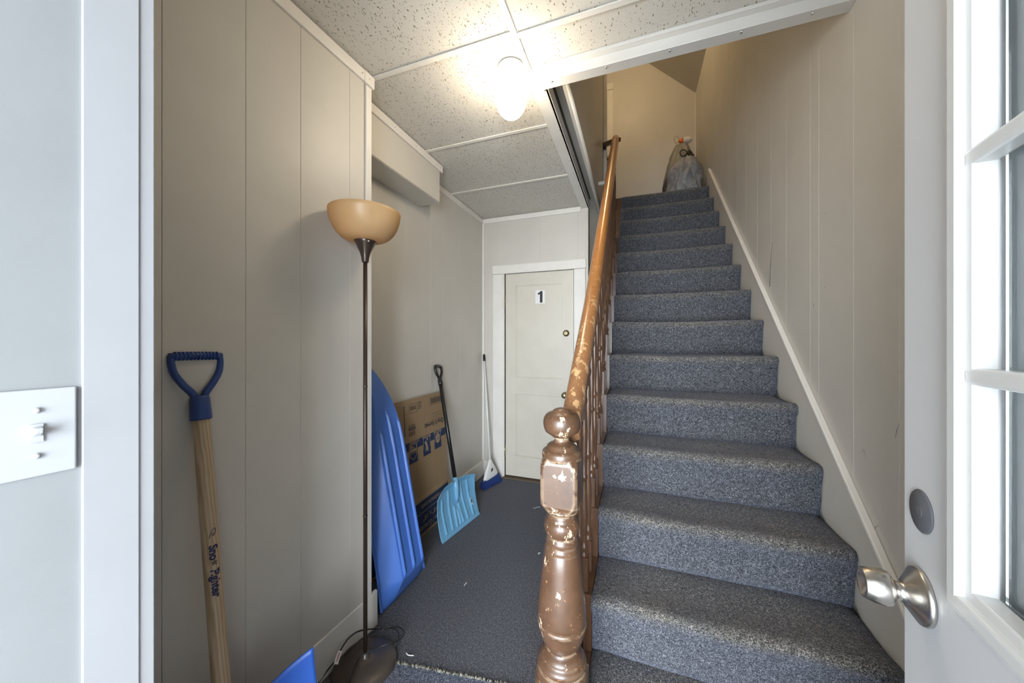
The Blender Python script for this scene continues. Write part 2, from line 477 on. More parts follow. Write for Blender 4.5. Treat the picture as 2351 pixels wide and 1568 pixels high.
# near left wall: backing + panels
wl = struct('wall_left', MB().hexa([(nx(.2) - .012, .2, 0), (nx(1.25) - .012, 1.25, 0), (XREC - .1, 1.25, 0), (XREC - .1, .2, 0),
            (nx(.2) - .012, .2, 2.8), (nx(1.25) - .012, 1.25, 2.8), (XREC - .1, 1.25, 2.8), (XREC - .1, .2, 2.8)]), M['wall'],
            'off-white panelled wall behind the floor lamp', cat='wall')
panels(wl, [.55, .755, .942, 1.165], .2, 1.245, 0, ZC + .1, nx, .012, 'y', M['wall'])
obj('end_board', MB().box(XREC - .1, NE.x - .003, 1.25, 1.281, 0, ZC + .1), M['wall'], wl)
obj('corner_board', MB().box(NE.x - .026, NE.x + .004, 1.252, 1.287, .165, 2.528), M['white'], wl, bevel=.003)
# recessed left wall
wr = struct('wall_recess', MB().box(XREC - .1, XREC - .012, 1.281, YB + .1, 0, 2.8), M['wall'], 'off-white panelled wall in the recess behind the box', cat='wall')
panels(wr, [1.62, 1.93, 2.24, 2.42, 2.70, 2.95], 1.283, YB, 0, ZC + .1, lambda y: XREC, .012, 'y', M['wall'])
# wall with door 1: pieces around the doorway
wb_ = struct('wall_back', MB().box(XREC - .1, XO - .012, YB + .012, YB + .14, 2.03, 2.9).box(XREC - .1, -1.229, YB + .012, YB + .14, 0, 2.03)
             .box(-.538, XO - .012, YB + .012, YB + .14, 0, 2.03), M['wall'], 'off-white panelled wall around the numbered door', cat='wall')
for a, b, z0 in [(XREC, -1.30, 0), (-1.30, -.86, 2.06), (-.86, -.50, 2.06), (-.50, XO - .011, 0)]:
    obj('panel', MB().box(a + .0003, b - .0003, YB, YB + .012, z0, ZC + .1), M['wall'], wb_)
obj('corner_board', MB().box(XREC, XREC + .022, YB - .014, YB, .15, ZC - .03), M['white'], wb_, bevel=.003)
obj('end_board', MB().box(XO - .03, XO - .008, YB - .004, YB + .1, 0, 2.575), M['wall'], wb_, bevel=.002)
# wall continuing beyond the corner, left of the upper stairs
struct('wall_stair_side', MB().prism([(-.41, YB + .10, 0), (-.213, 3.86, 0), (-.25, 3.95, 0), (-.47, YB + .14, 0)], (0, 0, ZUP - .10)), M['wall'], 'shaded wall seen between the door and the handrail', cat='wall')
# right wall
slope_z = lambda x: 4.53 + (XR - x) * .955
wrt = struct('wall_right', MB().box(XR + .012, XR + .12, YW - .1, YF + .1, 0, 5.3), M['wall'], 'scuffed off-white panelled wall beside the carpeted stairs', cat='wall')
panels(wrt, [.35, .72, 1.03, 1.319, 1.542, 1.786, 1.862, 2.117, 2.327, 2.56, 2.80, 3.02, 3.28, 3.55, 3.83, 4.15, 4.5], YW - .1, YF, 0, 4.54, lambda y: XR, -.012, 'y', M['wall'])
mb = MB(); ca_ = [at_x(1773, 555, XR), at_x(1770, 600, XR), at_x(1768, 658, XR)]
mb.tube([p_ - Vector((.0005, 0, 0)) for p_ in ca_], .002, 5, rs=[.0006, .0022, .0028])
obj('crack', mb, M['dark_gap'], wrt)
for u_, v_, l_, an_ in [(1590, 645, .04, 1.1), (1785, 318, .035, .5), (1895, 490, .03, .2), (1712, 330, .02, 1.4), (1985, 1040, .03, 1.0), (2012, 1212, .035, -.9), (1960, 1130, .05, -1.1), (1878, 492, .02, .1), (2060, 990, .05, -1.2), (1868, 700, .02, 1.2), (1895, 660, .018, .8)]:
    c_ = at_x(u_, v_, XR - .0004); d_ = Vector((0, math.cos(an_), math.sin(an_))) * l_ / 2
    if c_.y < YF - .1: obj('scuff_mark', MB().tube([c_ - d_, c_ + Vector((0, .002, .002)), c_ + d_], .0008, 5, rs=[.0003, .0010, .0003], flat=.5), M['scuff'], wrt)
# wall at the top of the stairs
wf = struct('wall_upstairs_back', MB().box(-1.6, XR + .1, YF + .012, YF + .12, ZUP - .1, 5.5), M['wall'], 'warm lit panelled wall at the top of the stairs', cat='wall')
for a, b in zip([-1.6, -.62, .11], [-.62, .11, XR]):
    obj('panel', MB().prism([(a + .0003, YF, ZUP - .1), (b - .0003, YF, ZUP - .1), (b - .0003, YF, min(5.4, slope_z(b) + .06)), (a + .0003, YF, min(5.4, slope_z(a) + .06))], (0, .012, 0)), M['wall'], wf)
obj('corner_bead', MB().box(XR - .008, XR, YF - .008, YF, ZUP, 4.53), M['white'], wf)
# wall above the hall on the left of the stairwell, its skirting and end casing
XU, ZU, YUE = -.32, 2.60, 3.69
wu = struct('wall_upstairs_left', MB().box(XU - .018, XU, YO + .04, YUE, ZU, ZTOP), M['wall'], 'dim wall hanging over the left side of the stairwell', cat='wall')
obj('end_casing', MB().box(XU - .11, XU + .035, YUE, YUE + .03, ZUP - .1, ZTOP), M['white'], wu, bevel=.002)
obj('corner_joint', MB().box(XU - .002, XU + .003, YUE - .010, YUE - .001, ZU, ZTOP), M['dark_gap'], wu)
mb = MB(); mb.tube([(XU + .002, YO + .05, ZU + .012), (XU + .002, YUE - .03, ZU + .012)], .013, 12)
obj('base_moulding', mb, M['wall'], wu)
for a, b in [(1.72, 1.98), (2.2, 2.5), (2.62, 2.9), (3.05, 3.3)]:
    obj('crack', MB().box(XU + .0005, XU + .0012, a, b, ZU + .043 + random.uniform(0, .006), ZU + .047), M['dark_gap'], wu)
struct('trim_8', MB().box(XO - .02, XU - .005, YO + .05, YUE, ZC + .105, ZC + .125), M['wall'], 'shadowed board closing the gap beside the stairwell wall', cat='trim')
struct('trim_7', MB().beam((-.41, 3.22, 2.785), (-.262, 3.22, 2.79), .03, .028), M['white'], 'short white painted batten between hall wall and stairwell wall', bevel=.002, cat='trim')
# walls hidden above the hall ceiling: front of the upper stairwell
struct('wall_upstairs_front', MB().box(XU - .018, XR, YO + .04, YO + .10, ZC - .005, ZTOP), M['wall'], 'wall above the front edge of the stairwell opening', cat='wall')
struct('wall_upstairs_side', MB().box(-1.7, -1.6, YUE, YF + .1, ZUP - .1, ZTOP), M['wall'], 'side wall of the upstairs landing', cat='wall')
struct('wall_landing_front', MB().box(-1.6, XU - .018, YUE - .1, YUE, ZUP - .05, ZTOP), M['wall'], 'front wall of the upstairs landing', cat='wall')
# upstairs ceiling: flat part and the slope that comes down to the right wall
struct('ceiling_upstairs', MB().box(-1.7, -.086, YO, YF + .12, ZTOP, ZTOP + .08), M['wall'], 'flat upstairs ceiling', cat='ceiling')
xs = XR - (ZTOP - 4.53) / .955
struct('ceiling_slope', MB().prism([(XR + .1, YO, slope_z(XR + .1)), (xs - .02, YO, slope_z(xs - .02)), (xs - .02, YO, slope_z(xs - .02) + .08), (XR + .1, YO, slope_z(XR + .1) + .08)], (0, YF + .1 - YO, 0)),
       M['wall'], 'sloping attic ceiling above the top of the stairs', cat='ceiling')
ld = struct('floor_landing', MB().box(-1.7, -.21, YUE, YF, ZUP - .10, ZUP).box(-.21, XR, ynose(14) + .06, YF, ZUP - .10, ZUP - .002), M['floor_carpet'], 'carpeted landing at the top of the stairs', cat='floor')
add_wear(ld, lambda c: .6)

# front wall around the entrance (behind and beside the camera)
struct('wall_front', MB().box(-1.6, -.79, YW - .1, YW, 0, 2.8).box(.27, .30, YW - .1, YW, 0, 2.8).box(.70, XR, YW - .1, YW, 0, 2.8).box(.30, .70, YW - .1, YW, 0, .25).box(-.79, .30, YW - .1, YW, 2.08, 2.8).box(.30, .70, YW - .1, YW, 2.35, 2.8), M['wall'], 'front wall around the open entrance doorway', cat='wall')
w1 = struct_empty('added_sidelight', (.5, YW - .05, .25), 'added unseen sidelight window letting extra daylight in beside the entrance door', 'window')  # sidelight added out of view to bring more daylight into the hall
obj('window_frame', MB().box(.30, .32, YW - .08, YW - .02, .25, 2.35).box(.68, .70, YW - .08, YW - .02, .25, 2.35).box(.32, .68, YW - .08, YW - .02, .25, .27).box(.32, .68, YW - .08, YW - .02, 2.33, 2.35), M['white'], w1)
obj('glass_pane', MB().box(.32, .68, YW - .052, YW - .048, .27, 2.33), M['glass'], w1)
M['porch'] = plain('added_porch_boards', (.30, .29, .28), .7, var=.1)  # unseen porch roof and sides, added to shape the incoming daylight
struct('added_porch_roof', MB().box(-1.3, 1.3, YW - 2.2, YW - .1, 2.45, 2.6), M['porch'], 'added unseen porch roof that narrows the daylight at the entrance', cat='roof')
struct('added_porch_wall_left', MB().box(-1.3, -1.2, YW - 2.2, YW - .1, -.1, 2.45), M['porch'], 'added unseen left porch wall that narrows the daylight at the entrance', cat='wall')
struct('added_porch_wall_right', MB().box(1.2, 1.3, YW - 2.2, YW - .1, -.1, 2.45), M['porch'], 'added unseen right porch wall that narrows the daylight at the entrance', cat='wall')
# short wall beside the entrance with the switch on it
wd = Vector((.077, .997, 0)).normalized(); wn = Vector((wd.y, -wd.x, 0))
W0 = Vector((-.744, .248, 0))
def wpt(a, n, z): return W0 + wd * a + wn * n + Vector((0, 0, z))
def wbox(mb, a0, a1, n0, n1, z0, z1):
    return mb.hexa([wpt(a0, n0, z0), wpt(a1, n0, z0), wpt(a1, n1, z0), wpt(a0, n1, z0), wpt(a0, n0, z1), wpt(a1, n0, z1), wpt(a1, n1, z1), wpt(a0, n1, z1)])
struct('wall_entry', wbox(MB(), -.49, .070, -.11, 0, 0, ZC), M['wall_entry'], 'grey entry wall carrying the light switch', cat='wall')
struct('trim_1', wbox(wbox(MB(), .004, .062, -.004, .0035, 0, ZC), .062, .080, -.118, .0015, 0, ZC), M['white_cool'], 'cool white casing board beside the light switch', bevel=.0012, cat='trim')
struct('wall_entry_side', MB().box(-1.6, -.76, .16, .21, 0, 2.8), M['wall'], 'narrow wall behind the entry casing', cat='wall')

# unseen outer shell, added so that daylight only comes in through the entrance
M['siding'] = plain('light_shell_siding', (.45, .45, .44), .8)
struct('added_outer_left', MB().box(-1.95, -1.80, YW - .1, 5.3, -.12, 5.7), M['siding'], 'added unseen left outer wall blocking stray daylight', cat='wall')
struct('added_outer_right', MB().box(.86, 1.0, YW - .1, 5.3, -.12, 5.7), M['siding'], 'added unseen right outer wall blocking stray daylight', cat='wall')
struct('added_outer_back', MB().box(-1.80, .86, 5.15, 5.3, -.12, 5.7), M['siding'], 'added unseen back outer wall blocking stray daylight', cat='wall')
struct('added_outer_front', MB().box(-1.80, .86, YW - .1, YW + .02, 2.8, 5.7).box(-1.80, -1.6, YW - .1, YW, -.12, 2.8).box(XR, .86, YW - .1, YW, -.12, 2.8), M['siding'], 'added unseen front outer wall above the entrance blocking stray daylight', cat='wall')
struct('roof', MB().box(-1.95, 1.0, YW - .1, 5.3, 5.7, 5.85), M['siding'], 'added unseen roof blocking stray daylight', cat='roof')

# ---------------- suspended ceiling: tiles and grid bars as parts
ce = struct('ceiling', MB().box(-1.6, XO, YW - .1, YB + .1, ZC + .10, ZC + .16).box(XO, XR, YW - .1, YO + .03, ZC + .10, ZC + .16), M['dark_gap'], 'white suspended ceiling of speckled tiles in a metal grid', cat='ceiling')
for y0, y1 in [(YW, .08), (.08, .69), (.69, 1.30), (1.30, 1.915), (1.915, 2.54), (2.54, YB)]:
    xl = XREC if y0 > 1.2 else -1.26
    tz = random.uniform(.005, .009)
    obj('ceiling_tile', MB().box(xl, -.463, y0 + .002, y1 - .002, ZC + tz, ZC + tz + .015), M['tile_dot'], ce)
for x0, x1 in [(-.457, XR)]:
    for y0, y1 in [(YW, .70), (.70, 1.315), (1.315, YO + .01)]:
        tz = random.uniform(.005, .010)
        obj('ceiling_tile', MB().box(x0 + .002, x1 - .002, y0 + .003, y1 - .002, ZC + tz, ZC + tz + .015), M['tile_worm'], ce)
def tee(x0, x1, y0, y1, name='grid_bar'):
    obj(name, MB().box(x0, x1, y0, y1, ZC - .001, ZC + .004), M['grid_metal'], ce, bevel=.001, seg=1)
tee(-.472, -.448, YW, YO - .01)
for y in (.69, 1.30, 1.915, 2.54): tee(XREC if y > 1.2 else -1.24, -.473, y - .012, y + .012)
for y in (.70, 1.315): tee(-.447, XR, y - .012, y + .012)
# angle trim around the stairwell opening
t1 = struct('trim_2', MB().box(-.472, XO + .0, YO - .005, YB, ZC - .016, ZC + .012).box(XO - .012, XO + .002, YO + .05, YB, ZC - .016, ZC + .055), M['angle_trim'], 'metal angle trim along the left edge of the stairwell opening', bevel=.0015, cat='trim')
for y in (1.62, 1.95, 2.3, 2.62, 2.95): obj('screw', MB().lathe([(.005, 0), (.005, .002), (.003, .004)], (XO - .016, y, ZC - .016), (0, 0, -1), 10), M['chrome'], t1)
t2 = struct('trim_3', MB().box(-.412, XR, YO - .002, YO + .052, ZC - .052, ZC + .012).box(-.412, XR, YO - .030, YO - .002, ZC - .008, ZC + .006), M['angle_trim'], 'metal angle trim along the front edge of the stairwell opening', bevel=.0015, cat='trim')
for x in (-.36, -.12, .13, .38, .6): obj('screw', MB().lathe([(.005, 0), (.005, .002), (.003, .004)], (x, YO + .012, ZC - .052), (0, 0, -1), 10), M['chrome'], t2)
# wooden strips where wall and ceiling meet
def strip(name, a, b, label, nails=3, w=.012, h=.045):
    o = struct(name, MB().beam(Vector(a), Vector(b), w, h), M['white'], label, bevel=.002, cat='trim')
    return o
s1 = strip('trim_4', (nx(.2) + .006, .2, ZC - .030), (nx(1.275) + .006, 1.275, ZC - .030), 'white wooden strip between near left wall and ceiling', h=.05)
obj('strip_end', MB().beam((nx(1.235) + .007, 1.236, ZC - .031), (nx(1.29) + .007, 1.294, ZC - .033), .016, .052), M['white'], s1, bevel=.002)
for y in (1.222, 1.262): obj('nail', MB().lathe([(.003, 0), (.0025, .001)], (nx(y) + .0145, y, ZC - .03), (1, 0, 0), 8), M['nail'], s1)
s2 = strip('trim_5', (XREC + .006, 2.09, ZC - .022), (XREC + .006, YB, ZC - .022), 'white wooden strip between recess wall and ceiling')
for y in (2.25, 2.5, 2.8): obj('nail', MB().lathe([(.003, 0), (.0025, .001)], (XREC + .012, y, ZC - .02), (1, 0, 0), 8), M['nail'], s2)
s3 = strip('trim_6', (XREC, YB - .006, ZC - .022), (-.475, YB - .006, ZC - .022), 'white wooden strip between the door wall and ceiling')
for x in (-1.35, -1.0, -.7): obj('nail', MB().lathe([(.003, 0), (.0025, .001)], (x, YB - .012, ZC - .02), (0, -1, 0), 8), M['nail'], s3)
# boxed-in soffit in the recess
sf = struct('soffit_box', MB().box(XREC, -1.292, 1.287, 2.09, 2.318, ZC + .02), M['wall'], 'boxed-in soffit under the ceiling of the recess', bevel=.002, cat='soffit')
obj('edge_strip', MB().box(-1.292, -1.280, 1.287, 2.112, ZC - .048, ZC - .002), M['white'], sf, bevel=.002)
for y in (1.6, 1.8, 2.08): obj('nail', MB().lathe([(.003, 0), (.0025, .001)], (-1.280, y, ZC - .025), (1, 0, 0), 8), M['nail'], sf)
obj('bottom_joint', MB().box(-1.2915, -1.2910, 1.29, 2.088, 2.321, 2.3235), M['dark_gap'], sf)
# baseboards
b1 = struct('baseboard_left', MB().hexa([(nx(.2) + .001, .2, 0), (NE.x - .012, 1.325, 0), (NE.x + .006, 1.325, 0), (nx(.2) + .019, .2, 0),
            (nx(.2) + .001, .2, .165), (NE.x - .012, 1.325, .165), (NE.x + .004, 1.325, .165), (nx(.2) + .016, .2, .165)]), M['white'], 'tall white baseboard under the near left wall', bevel=.003, cat='baseboard')
struct('baseboard_recess', MB().box(XREC, XREC + .018, 1.285, YB, 0, .15), M['white'], 'white baseboard along the recess wall', bevel=.004, cat='baseboard')
struct('baseboard_back', MB().box(XREC + .018, -1.346, YB - .016, YB, 0, .15), M['white'], 'short white baseboard behind the broom', bevel=.003, cat='baseboard')

# ---------------- door 1 (numbered) in the back wall
DX0, DX1, DZ = -1.222, -.545, 2.018
d1 = struct_empty('door_1', ((DX0 + DX1) / 2, YB, 0), 'old white two-panel door marked with the number 1', 'door')
leaf = MB()
ly = YB + .018
sx0, sx1 = DX0 + .105, DX1 - .105
for a in [(DX0, sx0, 0.022, DZ), (sx1, DX1, .022, DZ), (sx0, sx1, 1.90, DZ), (sx0, sx1, .835, .995), (sx0, sx1, .022, .22)]:
    leaf.box(a[0], a[1], ly, ly + .035, a[2], a[3])
obj('door_leaf', leaf, M['door_white'], d1)
for z0, z1 in [(.995, 1.90), (.22, .835)]:
    obj('door_panel', MB().box(sx0, sx1, ly + .0135, ly + .030, z0, z1), M['door_white'], d1)
    fr = MB()
    for a in [(sx0, sx0 + .008, z0, z1), (sx1 - .008, sx1, z0, z1), (sx0, sx1, z0, z0 + .008), (sx0, sx1, z1 - .008, z1)]:
        fr.box(a[0], a[1], ly + .006, ly + .015, a[2], a[3])
    obj('panel_moulding', fr, M['door_white'], d1, bevel=.002)
obj('door_casing', MB().box(-1.346, -1.240, YB - .016, YB + .004, 0, 2.018), M['white'], d1, bevel=.003)
obj('door_casing', MB().box(-.532, -.432, YB - .016, YB + .004, 0, 2.018), M['white'], d1, bevel=.003)
obj('head_casing', MB().box(-1.350, -.428, YB - .019, YB + .004, 2.020, 2.105), M['white'], d1, bevel=.003)
obj('door_jamb', MB().box(-1.240, -1.229, YB - .004, YB + .10, 0, 2.022).box(-.538, -.532, YB - .004, YB + .10, 0, 2.022).box(-1.229, -.538, YB + .004, YB + .10, 2.022, 2.03), M['white'], d1)
obj('dark_backing', MB().box(-1.229, -.538, YB + .075, YB + .08, 0, 2.02), M['dark_gap'], d1)
obj('threshold', MB().box(-1.24, -.53, YB - .03, YB + .06, 0, .012), M['print_grey'], d1, bevel=.003)
for vv in (690, 1035):
    z = at_y(1157, vv, YB).z
    h = MB().lathe([(.006, -.05), (.006, .05)], (-1.2275, YB + .010, z), seg=10)
    for q in (-.054, .05): h.lathe([(.004, 0), (.007, .002), (.004, .005)], (-1.2275, YB + .010, z + q), seg=8)
    obj('hinge', h, M['brass'], d1)
k = at_y(1299, 765, YB)
db = obj('deadbolt', MB().lathe([(.031, 0), (.031, .006), (.025, .012), (.018, .013), (.018, .018), (.016, .02)], (k.x, ly, k.z), (0, -1, 0), 28), M['brass'], d1)
obj('keyhole', MB().box(k.x - .0015, k.x + .0015, ly - .0215, ly - .019, k.z - .007, k.z + .007), M['ink'], db)
k = at_y(1297, 907, YB)
obj('door_knob', MB().lathe([(.028, 0), (.028, .004), (.010, .010), (.009, .030), (.016, .036), (.026, .046), (.028, .056), (.024, .066), (.012, .071), (0.0, .072)], (k.x, ly, k.z), (0, -1, 0), 28), M['brass'], d1)
a, b = at_y(1228.5, 665, ly), at_y(1250, 697, ly)
st = obj('number_sticker', MB().box(a.x, b.x, ly + .0125, ly + .0132, b.z + .004, a.z - .006), M['paper'], d1)
cx_, cz_ = (a.x + b.x) / 2, (a.z + b.z) / 2 - .001
obj('number', MB().prism([(cx_ + x, ly + .0120, cz_ + z) for x, z in [(-.002, -.056), (.024, -.056), (.024, .056), (.006, .056), (-.004, .046), (-.022, .038), (-.022, .020), (-.002, .026)]], (0, .0006, 0)), M['ink'], st)

# ---------------- door 3 upstairs: only its white casing, lock and knob show past the wall end
d3 = struct_empty('door_3', (-.6, YF, ZUP), 'white door casing with brass locks at the upstairs landing', 'door')
obj('door_casing', MB().box(-.375, -.293, YF - .03, YF, ZUP, ZUP + 1.86), M['white'], d3, bevel=.003)
obj('head_casing', MB().box(-1.25, -.293, YF - .03, YF, ZUP + 1.865, ZUP + 1.95), M['white'], d3, bevel=.003)
obj('door_casing', MB().box(-1.25, -1.17, YF - .03, YF, ZUP, ZUP + 1.86), M['white'], d3, bevel=.003)
obj('door_leaf', MB().box(-1.17, -.375, YF - .012, YF + .01, ZUP + .01, ZUP + 1.86), M['door_white'], d3, bevel=.003)
for vv, nm in ((364, 'deadbolt'), (383, 'door_knob')):
    k = at_y(1396, vv, YF - .03)
    obj(nm, MB().lathe([(.026, 0), (.026, .006), (.012, .012), (.012, .03), (.022, .036), (.024, .05), (.016, .058), (0, .06)], (k.x, YF - .03, k.z), (0, -1, 0), 18), M['brass'], d3)

# ---------------- door 2: the open entrance door on the right
th = math.radians(9.5)
dd = Vector((math.sin(th), math.cos(th), 0)); dn = Vector((-dd.y, dd.x, 0))   # along the leaf, out of the face towards the hall's left
K = ray(2119, 1370) * .45 + Vector((0, 0, EYE))                            # middle of the knob's rosette
r_ = ray(2077, 784)
# latch edge: K.xy + a*dd lies on the ray through u = 2077
aa = (K.y * r_.x - K.x * r_.y) / (dd.x * r_.y - dd.y * r_.x)
E0 = Vector((K.x, K.y, 0)) + dd * aa
def dp(a, n, z): return E0 - dd * a + dn * n + Vector((0, 0, z))          # a metres back from the latch edge
def dbox(mb, a0, a1, n0, n1, z0, z1):
    return mb.hexa([dp(a0, n0, z0), dp(a1, n0, z0), dp(a1, n1, z0), dp(a0, n1, z0), dp(a0, n0, z1), dp(a1, n0, z1), dp(a1, n1, z1), dp(a0, n1, z1)])
def on_door(u, v, n=0):
    """(a, z) on the plane of the door face for a pixel"""
    r = ray(u, v); o_ = E0 + dn * n
    t = (o_.dot(dn)) / (r.dot(dn))
    p = r * t
    return (E0 - p).dot(dd), EYE + p.z
ga0 = on_door(2232, 784)[0]; gz0 = on_door(2232, 1375)[1]
fa0 = on_door(2196, 784)[0]; fz0 = on_door(2196, 1392)[1]
DW = E0.y - (YW) 
DW = .86
gz1 = 1.93; ga1 = DW - ga0; fa1 = DW - fa0; fz1 = gz1 + (gz0 - fz0)
d2 = struct_empty('door_2', tuple(dp(DW / 2, -.022, 0)), 'white entrance door with divided glass standing open at right', 'door')
lf = MB()
for a in [(0, ga0 - .006, .01, 2.03), (ga1 + .006, DW, .01, 2.03), (ga0 - .006, ga1 + .006, .01, gz0 - .006), (ga0 - .006, ga1 + .006, gz1 + .006, 2.03)]:
    dbox(lf, a[0], a[1], -.044, 0, a[2], a[3])
obj('door_leaf', lf, M['entry_door'], d2)
def ring(name, o0, o1, n0, n1, mat, bev):
    """rectangular frame between two rectangles (a0,a1,z0,z1), mitred"""
    mb = MB()
    A, B = o0, o1
    ca = [(A[0], A[2]), (A[1], A[2]), (A[1], A[3]), (A[0], A[3])]; cb = [(B[0], B[2]), (B[1], B[2]), (B[1], B[3]), (B[0], B[3])]
    for i in range(4):
        j = (i + 1) % 4
        q = [ca[i], ca[j], cb[j], cb[i]]
        mb.hexa([dp(x, n0, z) for x, z in q] + [dp(q[0][0], n1, q[0][1]), dp(q[1][0], n1, q[1][1]), dp(q[2][0], n1, q[2][1]), dp(q[3][0], n1, q[3][1])])
    return obj(name, mb, mat, d2, bevel=bev)
inn = (ga0 + .012, ga1 - .012, gz0 + .012, gz1 - .012)
outr = (fa0, fa1, fz0, fz1); mid = (fa0 + .010, fa1 - .010, fz0 + .010, fz1 - .010)
ring('glazing_frame', outr, mid, -.001, .008, M['entry_door'], .003)
ring('glazing_frame', (mid[0] - .002, mid[1] + .002, mid[2] - .002, mid[3] + .002), (ga0, ga1, gz0, gz1), -.001, .012, M['white_plastic'], .003)
ring('glazing_bead', (ga0 - .002, ga1 + .002, gz0 - .002, gz1 + .002), inn, -.014, .005, M['white_plastic'], .002)
ga_m = on_door(2255, 868, .003)
for z in (on_door(2262, 345, 0)[1], on_door(2262, 868, 0)[1]):
    obj('glazing_bar', dbox(MB(), ga0 - .001, ga1 + .001, -.016, .006, z - .009, z + .009), M['white_plastic'], d2, bevel=.004)
for q in (1, 2):
    a = inn[0] + (inn[1] - inn[0]) * q / 3 
    obj('glazing_bar', dbox(MB(), a - .009, a + .009, -.016, .004, inn[2] - .001, inn[3] + .001), M['white_plastic'], d2, bevel=.004)
obj('glass_pane', dbox(MB(), inn[0] - .004, inn[1] + .004, -.024, -.019, inn[2] - .004, inn[3] + .004), M['glass'], d2)
Kp = Vector((K.x, K.y, K.z))
kn = MB().lathe([(.034, 0), (.035, .003), (.034, .006), (.032, .007), (.019, .016), (.0135, .018), (.0115, .022), (.0115, .028), (.0155, .029), (.0205, .032), (.0225, .037), (.0218, .048), (.0195, .058), (.0185, .0593), (.0175, .058), (.006, .052), (0, .0515)], Kp, dn, 40)
obj('door_knob', kn, M['steel'], d2)
ga, gz = on_door(2117, 1174)
gc = dp(ga, 0, gz)
dc = obj('hole_cover', MB().lathe([(.0275, 0), (.0275, .0012), (.026, .0025), (0, .003)], gc, dn, 40), M['grey_disc'], d2)
obj('cover_dimple', MB().lathe([(.008, 0), (.0075, .0006), (.006, .0002)], gc + dn * .003, dn, 20), M['grey_disc'], dc)

# ================================================================== STAIRS
stairs = thing('staircase', (.28, ynose(1), 0), 'steep straight staircase with worn blue-grey carpet climbing along the right wall', 'staircase')
XS0, XS1 = -.150, .703
def step_profile(k):
    y, z, zb = ynose(k), zstep(k), zstep(k - 1) if k > 1 else 0.0
    yn = ynose(k + 1)
    p = [(y + .040, zb - .004, 0), (y + .030, zb + .006, .1), (y + .024, zb + .025, .12), (y + .018, zb + .07, .05), (y + .013, z - .085, 0), (y + .009, z - .055, 0),
         (y + .003, z - .036, .40), (y, z - .022, .75), (y + .003, z - .009, .95), (y + .012, z - .001, 1), (y + .035, z + .001, 1), (y + .08, z - .003, 1), (y + .14, z - .003, 1),
         (y + .19, z - .001, .95), (yn + .025, z, .8), (yn + .05, z, .7)]
    return p
step_label = {1: 'lowest carpeted step beside the newel post', 14: 'topmost carpeted step below the rubbish bags'}
for k in range(1, 15):
    p = step_profile(k)
    nxs = 26
    vv, wear = [], []
    for i in range(nxs + 1):
        x = XS0 + (XS1 - XS0) * i / nxs
        for j, (y, z, w) in enumerate(p):
            nn = noise.noise(Vector((x * 5, k * 3.1, j * .35))) * .0045 + noise.noise(Vector((x * 14, k * 7.7, j * .6))) * .0018
            edge = -.004 if i in (0, nxs) else 0
            dip = -.006 * math.sin(math.pi * i / nxs) if 8 <= j <= 12 else 0         # trodden hollow in the middle
            vv.append(Vector((x + (noise.noise(Vector((k * 5.3, j * 1.7, i))) * .004 if i in (0, nxs) else 0), y + nn, z + nn * .8 + edge + dip)))
            edgew = min(1, 4 * i / nxs, 1.1 * (nxs - i) / nxs * 5)
            wear.append(w * (.45 + .55 * edgew))
    m_ = len(p)
    mb = MB()
    fs = [(i * m_ + j, (i + 1) * m_ + j, (i + 1) * m_ + j + 1, i * m_ + j + 1) for i in range(nxs) for j in range(m_ - 1)]
    mb.add(vv, fs, 0, True)
    # closed underside and ends
    low = zstep(k - 1) - .01 if k > 1 else 0.0
    b0 = len(mb.v)
    ybk = p[-1][0]
    for x in (XS0, XS1): mb.v += [Vector((x, ybk, low)), Vector((x, p[0][0], low))]
    mb.f += [list(range(m_)) + [b0, b0 + 1], list(range(nxs * m_ + m_ - 1, nxs * m_ - 1, -1)) + [b0 + 3, b0 + 2]]
    mb.m += [0, 0]; mb.sm += [False, False]
    o = obj('step', mb, M['carpet'], stairs, fix=False)
    at = o.data.attributes.new('wear', 'FLOAT', 'POINT')
    for i, w in enumerate(wear): at.data[i].value = w
    o['label'] = step_label.get(k, 'carpeted step')
# painted saw-tooth stringer on the open side
pts = [(-.212, ynose(1) + .02, 0)]
for k in range(1, 15):
    pts += [(-.212, ynose(k) + .02, zstep(k - 1) if k > 1 else .0), (-.212, ynose(k) + .02, zstep(k) - .006)]
pts += [(-.212, ynose(15), zstep(14) - .006), (-.212, ynose(15), 0)]
pts = pts[1:]
obj('stringer', MB().prism(pts, (.060, 0, 0)), M['baluster'], stairs)
# scribed skirting board on the wall side with a moulded cap
zs_ = lambda y, d: zstep(3) + (y - ynose(3)) * RISE / RUN + d
y0, y1 = ynose(1) - .02, ynose(14) + .02
obj('skirt_board', MB().prism([(.706, y0, 0), (.706, y0, zs_(y0, .14)), (.706, y1, zs_(y1, .14)), (.706, y1, ZUP - .2)], (.014, 0, 0)), M['wall'], stairs)
obj('skirt_cap', MB().beam((.708, y0, zs_(y0, .150)), (.708, y1, zs_(y1, .150)), .024, .014), M['white'], stairs, bevel=.004)

